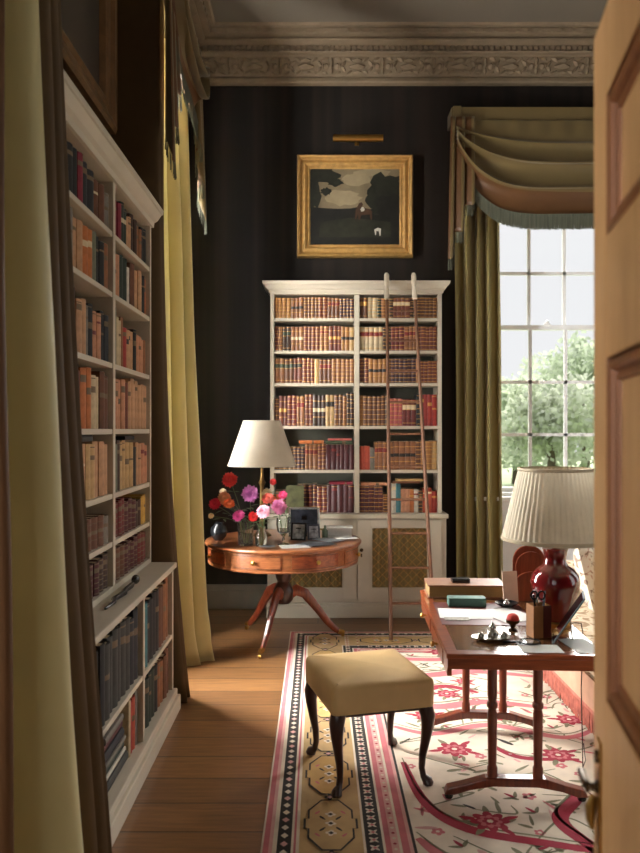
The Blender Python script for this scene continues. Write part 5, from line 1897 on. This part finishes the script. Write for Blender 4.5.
# cushions on the sofa
M_STRIPE = bpy.data.materials.new('striped_linen')
M_STRIPE.use_nodes = True
nt = M_STRIPE.node_tree
bs = nt.nodes['Principled BSDF']
bs.inputs['Roughness'].default_value = .9
tc = nt.nodes.new('ShaderNodeTexCoord')
wv = nt.nodes.new('ShaderNodeTexWave')
wv.bands_direction = 'X'
wv.inputs['Scale'].default_value = 9
rp = nt.nodes.new('ShaderNodeValToRGB')
rp.color_ramp.elements[0].position = .35
rp.color_ramp.elements[0].color = (*lin((132, 100, 84)), 1)
rp.color_ramp.elements[1].position = .6
rp.color_ramp.elements[1].color = (*lin((206, 190, 168)), 1)
nt.links.new(tc.outputs['Object'], wv.inputs['Vector'])
nt.links.new(wv.outputs['Fac'], rp.inputs['Fac'])
nt.links.new(rp.outputs[0], bs.inputs['Base Color'])


def cushion(label, loc, rot, s, m_):
    def shape(sg):
        def fn(u, v):
            x, y = 2 * u - 1, 2 * v - 1
            k = max(0, (1 - x ** 4) * (1 - y ** 4)) ** .5
            pin = 1 - .06 * (x * x * y * y)
            return (x * s * pin * (1 - .05 * (1 - y * y)), sg * k * s * .33, y * s * pin * (1 - .05 * (1 - x * x)))
        return fn
    b = MB().grid(shape(1), 16, 16).grid(shape(-1), 16, 16)
    o = b.build('cushion', m_, sharp=80)
    o.location = loc
    o.rotation_euler = rot
    return tag(o, label, 'cushion')


cushion('striped beige cushion leaning on the sofa behind the desk tablet', (1.80, 4.45, RT + .46 + .232), (R(-14), 0, R(60)), .235, M_STRIPE)
cushion('faded pale floral cushion leaning at the far end of the sofa', (1.82, 5.03, RT + .46 + .222), (R(-14), 0, R(58)), .225, floral('pale_floral', (222, 212, 194), ((150, 128, 110), (196, 160, 140), (120, 110, 90)), 14))

# ------------------------------------------------------------------ the open door
DH = 2.395
dth = math.atan2(.13, .71)          # the leaf points away from the viewer, slightly to the right
dl = bpy.data.objects.new('door_1', None)
COL.objects.link(dl)
dl['kind'] = 'structure'
dl.location = (.526, 1.45, 0)
# local x runs from the lock edge (0) towards the hinges (.85), local -y is the visible face
ux = Vector((-.183, -1, 0)).normalized()
dl.rotation_euler = (0, 0, math.atan2(ux.y, ux.x))
# local frame: x along ux; local y = ux rotated +90deg = (1,-.18) -> towards +X, so the visible face is at y = 0 and the leaf fills y 0...05
TH = .045
DW = .85
holes = [(.124, .733, 1.99, 2.235), (.124, .733, 1.178, 1.775), (.124, .733, .25, .86)]
b = MB()
b.box(0, .124, 0, TH, .008, DH).box(.733, DW, 0, TH, .008, DH)
zs = [.008, .25, .86, 1.178, 1.775, 1.99, 2.235, DH]
for k in range(0, 8, 2):
    b.box(.124, .733, 0, TH, zs[k], zs[k + 1])
b.build('door_leaf', M_DOOR, dl, world=False, bevel=.003)
for (x0, x1, z0, z1) in holes:
    b = MB()

    def fr(i0, y0, i1, y1, mi):
        rows = []
        for (i, d) in ((i0, y0), (i1, y1)):
            rows += [(x0 + i, d, z0 + i), (x1 - i, d, z0 + i), (x1 - i, d, z1 - i), (x0 + i, d, z1 - i)]
        b.add(rows, [(j, (j + 1) % 4, 4 + (j + 1) % 4, 4 + j) for j in range(4)], mi)
    st = [(0, .0005), (.001, .012), (.005, .013), (.006, .004), (.012, .001), (.019, .003), (.023, .010), (.024, .016), (.030, .016), (.031, .011), (.038, .012), (.042, .019)]
    for k in range(len(st) - 1):
        fr(st[k][0], st[k][1], st[k + 1][0], st[k + 1][1], 0)
    b.build('moulding', M_DOORD, dl, world=False, fix=False)
    MB().box(x0, x1, .018, .030, z0, z1).build('panel', M_DOOR, dl, world=False)
hd = MB().box(.050, .084, -.004, -.0003, .865, 1.085).build('handle_plate', M_BRASS, dl, world=False, bevel=.001)
MB().lathe([(.012, 0), (.012, .004), (.010, .006), (0, .006)], (0, 0, 0), 14, 0, Matrix.Translation((.067, -.0042, 1.055)) @ Matrix.Rotation(R(90), 4, 'X')).build('escutcheon', M_DBRASS, hd, world=False)
MB().lathe([(.012, 0), (.012, .003), (.007, .006), (.007, .014), (.012, .016), (.012, .022), (0, .024)], (0, 0, 0), 16, 0, Matrix.Translation((.067, -.0042, 1.0)) @ Matrix.Rotation(R(90), 4, 'X')).tube(
    [(.067, -.023, 1.0), (.045, -.025, 1.002), (.015, -.024, 1.0), (-.004, -.022, .996)], [.008, .007, .007, .008], 8).build('lever', M_DBRASS, hd, world=False)
MB().tube([(.052, -.010, .975), (.048, -.014, .955), (.048, -.014, .93), (.052, -.011, .915)], [.006, .010, .008, .004], 10).build('key', M_BRASS, hd, world=False)
# hinge-side jamb
struct(MB().box(.42, .56, .42, .57, 0, 2.6).build('trim_3', M_DOORD, bevel=.004))
